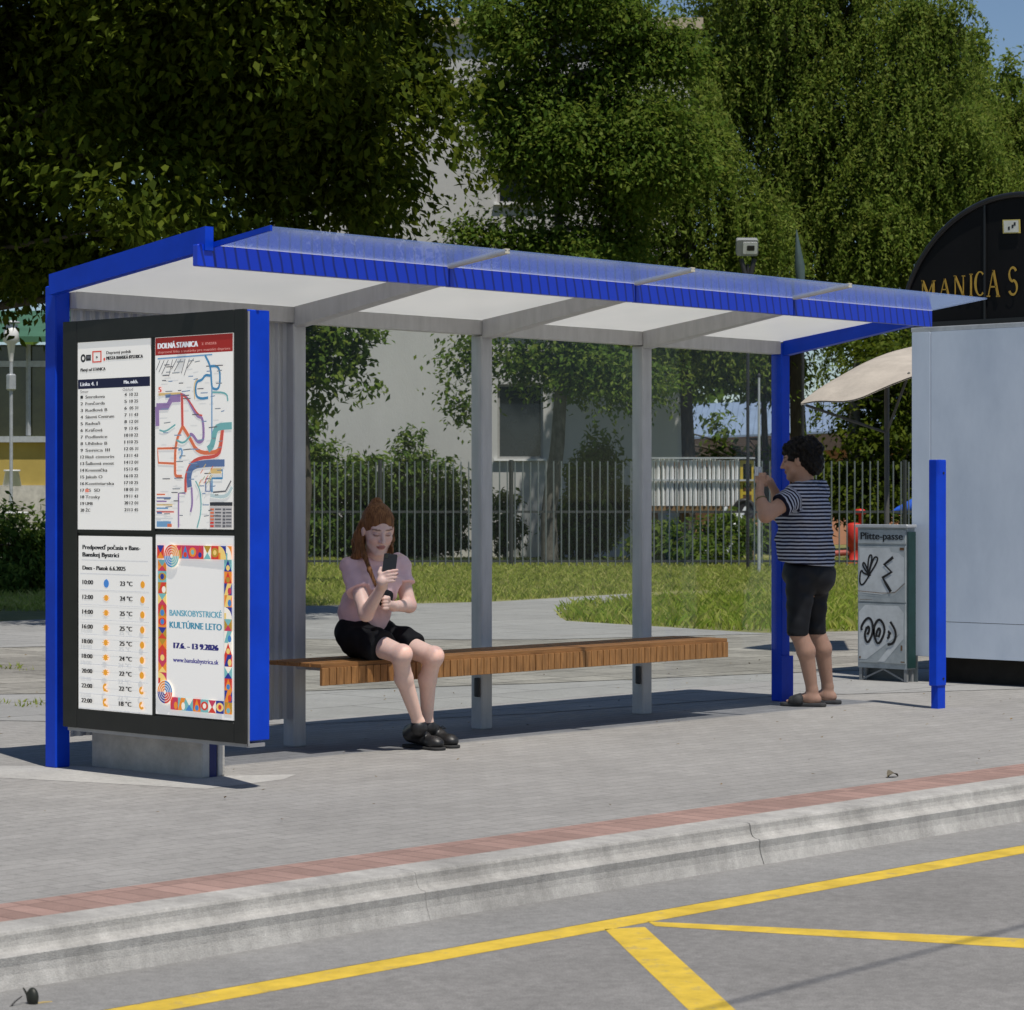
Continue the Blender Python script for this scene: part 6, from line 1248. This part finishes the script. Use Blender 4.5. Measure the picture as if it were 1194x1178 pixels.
# shrubs
def shrub(label, blobs, base, lm=LM_shr, leaf=.15, dens=330, group='shrubs behind the bar fence', name='shrub', feather=False):
    p = base; tree(name, label, 'shrub', [(p[0], p[1], 0), (p[0], p[1], .35), (p[0]+.05, p[1], .8)], .05, .03, blobs, dens, 28, leaf, .14, lm, M_bark, group, nl=18, gap=-.75, upb=.35, rl=.02, asp=.4)
shrub('dark spreading conifer shrub below the seated woman\'s side of the pale wall', [B(475, 555, 57.4, .45, 1.0), B(430, 570, 57.2, .75, .75), B(515, 580, 57.2, .62, .72), B(470, 620, 57., 1.4, .6)], at(470, 600, 57.3))
shrub('dark conifer shrub at the left end of the pale wall next to the shelter post', [B(372, 570, 57.2, .62, 1.1), B(350, 545, 57.3, .5, 1.3), B(385, 625, 57, .7, .5)], at(370, 600, 57.2))
shrub('bright green feathery shrub right of the mottled tree trunk', [B(690, 575, 54.5, .62, .80), B(715, 590, 54.5, .40, .62), B(680, 620, 54.5, .75, .5), B(698, 540, 54.5, .35, .55)], at(690, 600, 54.5), LM_mid)
shrub('small green shrub under the window of the pale wall', [B(590, 588, 56.5, .26, .30), B(588, 622, 56.5, .4, .35)], at(590, 600, 56.5))
shrub('yellow green low shrub in front of the play tower', [B(850, 625, 52.5, .75, .35), B(810, 645, 52, 1.0, .22), B(775, 635, 52, .6, .4)], at(820, 640, 52), LM_mid)
shrub('dense dark bush beneath the garden pavilion at the left edge', [B(30, 650, 37, .55, .55), B(-20, 640, 37, .75, .7), B(62, 640, 37.5, .45, .6), B(10, 675, 36.5, .6, .28), B(90, 650, 38, .5, .6)], at(20, 650, 37), LM_shr, .11, 260, None)
# far trees: one mass
N_ = 15000; X = rng.uniform(-45, 45, N_); Zf = rng.uniform(88, 104, N_); z = rng.random(N_)*(7.0+2.2*np.sin(X*.35)+1.5*np.sin(X*.9+1)); C = np.stack([CAM[0]+Zf*VD[0]+X*RD[0], CAM[1]+Zf*VD[1]+X*RD[1], z], 1)
V, F = leafverts(C, rng.normal(size=(N_, 3))+[0, 0, .7], .75*(.6+.8*rng.random(N_)), .5*(.6+.8*rng.random(N_)))
o = link('far_trees', fastmesh('far_trees', V, F), None, LM_mid); struct(o, 'stuff')
# ------------------------------------------------------------------ grass
def inside(px, py, poly):
    r = np.zeros(len(px), bool); j = len(poly)-1
    for i in range(len(poly)):
        (xi, yi), (xj, yj) = poly[i], poly[j]; c = ((yi > py) != (yj > py)) & (px < (xj-xi)*(py-yi)/(yj-yi+1e-9)+xi); r ^= c; j = i
    return r
def grass(name, poly, n, Z0, Z1, h, cols, xr=(-9, 12)):
    X = rng.uniform(*xr, n); Z = rng.uniform(Z0, Z1, n); px = CXP+FPX*X/Z; py = HYP+FPX*EYE/Z; k = inside(px, py, poly); X, Z = X[k], Z[k]; n = len(X); m = 5
    base = np.stack([CAM[0]+Z*VD[0]+X*RD[0], CAM[1]+Z*VD[1]+X*RD[1], np.full(n, -.01)], 1); ci = np.repeat(np.arange(n), m); nb2 = n*m
    hh = h*(.5+.9*rng.random(n))[ci]*(.6+.6*rng.random(nb2)); pt = base[ci]+rng.normal(size=(nb2, 3))*[.045, .045, 0]; a = rng.random(nb2)*6.28; w = .008; ln = rng.normal(size=(nb2, 2))*.45
    s = np.stack([np.cos(a)*w, np.sin(a)*w, np.zeros(nb2)], 1); md = pt+np.stack([ln[:, 0]*hh*.3, ln[:, 1]*hh*.3, hh*.6], 1); tp = pt+np.stack([ln[:, 0]*hh, ln[:, 1]*hh, hh], 1)
    V = np.stack([pt-s, pt+s, md+s*.6, tp], 1).reshape(-1, 3); F = np.arange(4*nb2).reshape(-1, 4); o = link(name, fastmesh(name, V, F), None, leafmat(name+'_blades', cols, .5, .6)); struct(o, 'stuff')
LA = [(-300, 740), (345, 706), (570, 701), (742, 691), (800, 689), (1300, 689), (1300, 652), (-300, 652)]; LB = [(650, 716), (665, 708), (760, 700), (1000, 690), (1300, 688), (1300, 728), (900, 737), (700, 727), (662, 723)]
gc = [(.22, .30, .055), (.33, .385, .085), (.47, .46, .17)]
grass('grass', LA, 38000, 31, 56, .075, gc); grass('grass', LB, 26000, 24, 41, .115, [(.21, .32, .045), (.33, .41, .07), (.45, .45, .14)])
grass('weeds', [(-300, 829), (60, 818), (62, 824), (-300, 836)], 1500, 15, 19, .045, gc, (-6, -2)); grass('weeds', [(-300, 775), (30, 775), (30, 783), (-300, 785)], 1500, 18, 25, .045, gc, (-8, -3))
# wind-blown leaf litter on the paving
N_ = 260; X = rng.uniform(-4.5, 5, N_); Z = 9.5+13*rng.random(N_)**.7; P = np.stack([CAM[0]+Z*VD[0]+X*RD[0], CAM[1]+Z*VD[1]+X*RD[1], np.full(N_, .012)], 1); P = P[(P[:, 1] > -3.3)]
V, F = leafverts(P, rng.normal(size=P.shape)*.25+[0, 0, 1],   .019*(.5+rng.random(len(P))), .012*(.5+rng.random(len(P)))); o = link('leaf_litter', fastmesh('leaf_litter', V, F), None, leafmat('litter', [(.10, .06, .02), (.22, .15, .05), (.12, .11, .09)], .1, .8)); struct(o, 'stuff')
# trolley wire over the road (only its shadow reaches the picture)
h9 = 5.6; s_ = SUN/SUN[2]*h9; p, q = gnd(870, 1178, -.18)[:2], gnd(1150, 1103, -.18)[:2]; d = (q-p)/np.linalg.norm(q-p)
b = MB(); b.tube([(*(p-d*30+s_[:2]), h9), (*(q+d*40+s_[:2]), h9)], .010, 8); o = b.build('overhead_wire', M_dark); tag(o, 'thin dark overhead wire crossing high above the road, its shadow on the asphalt', 'wire')
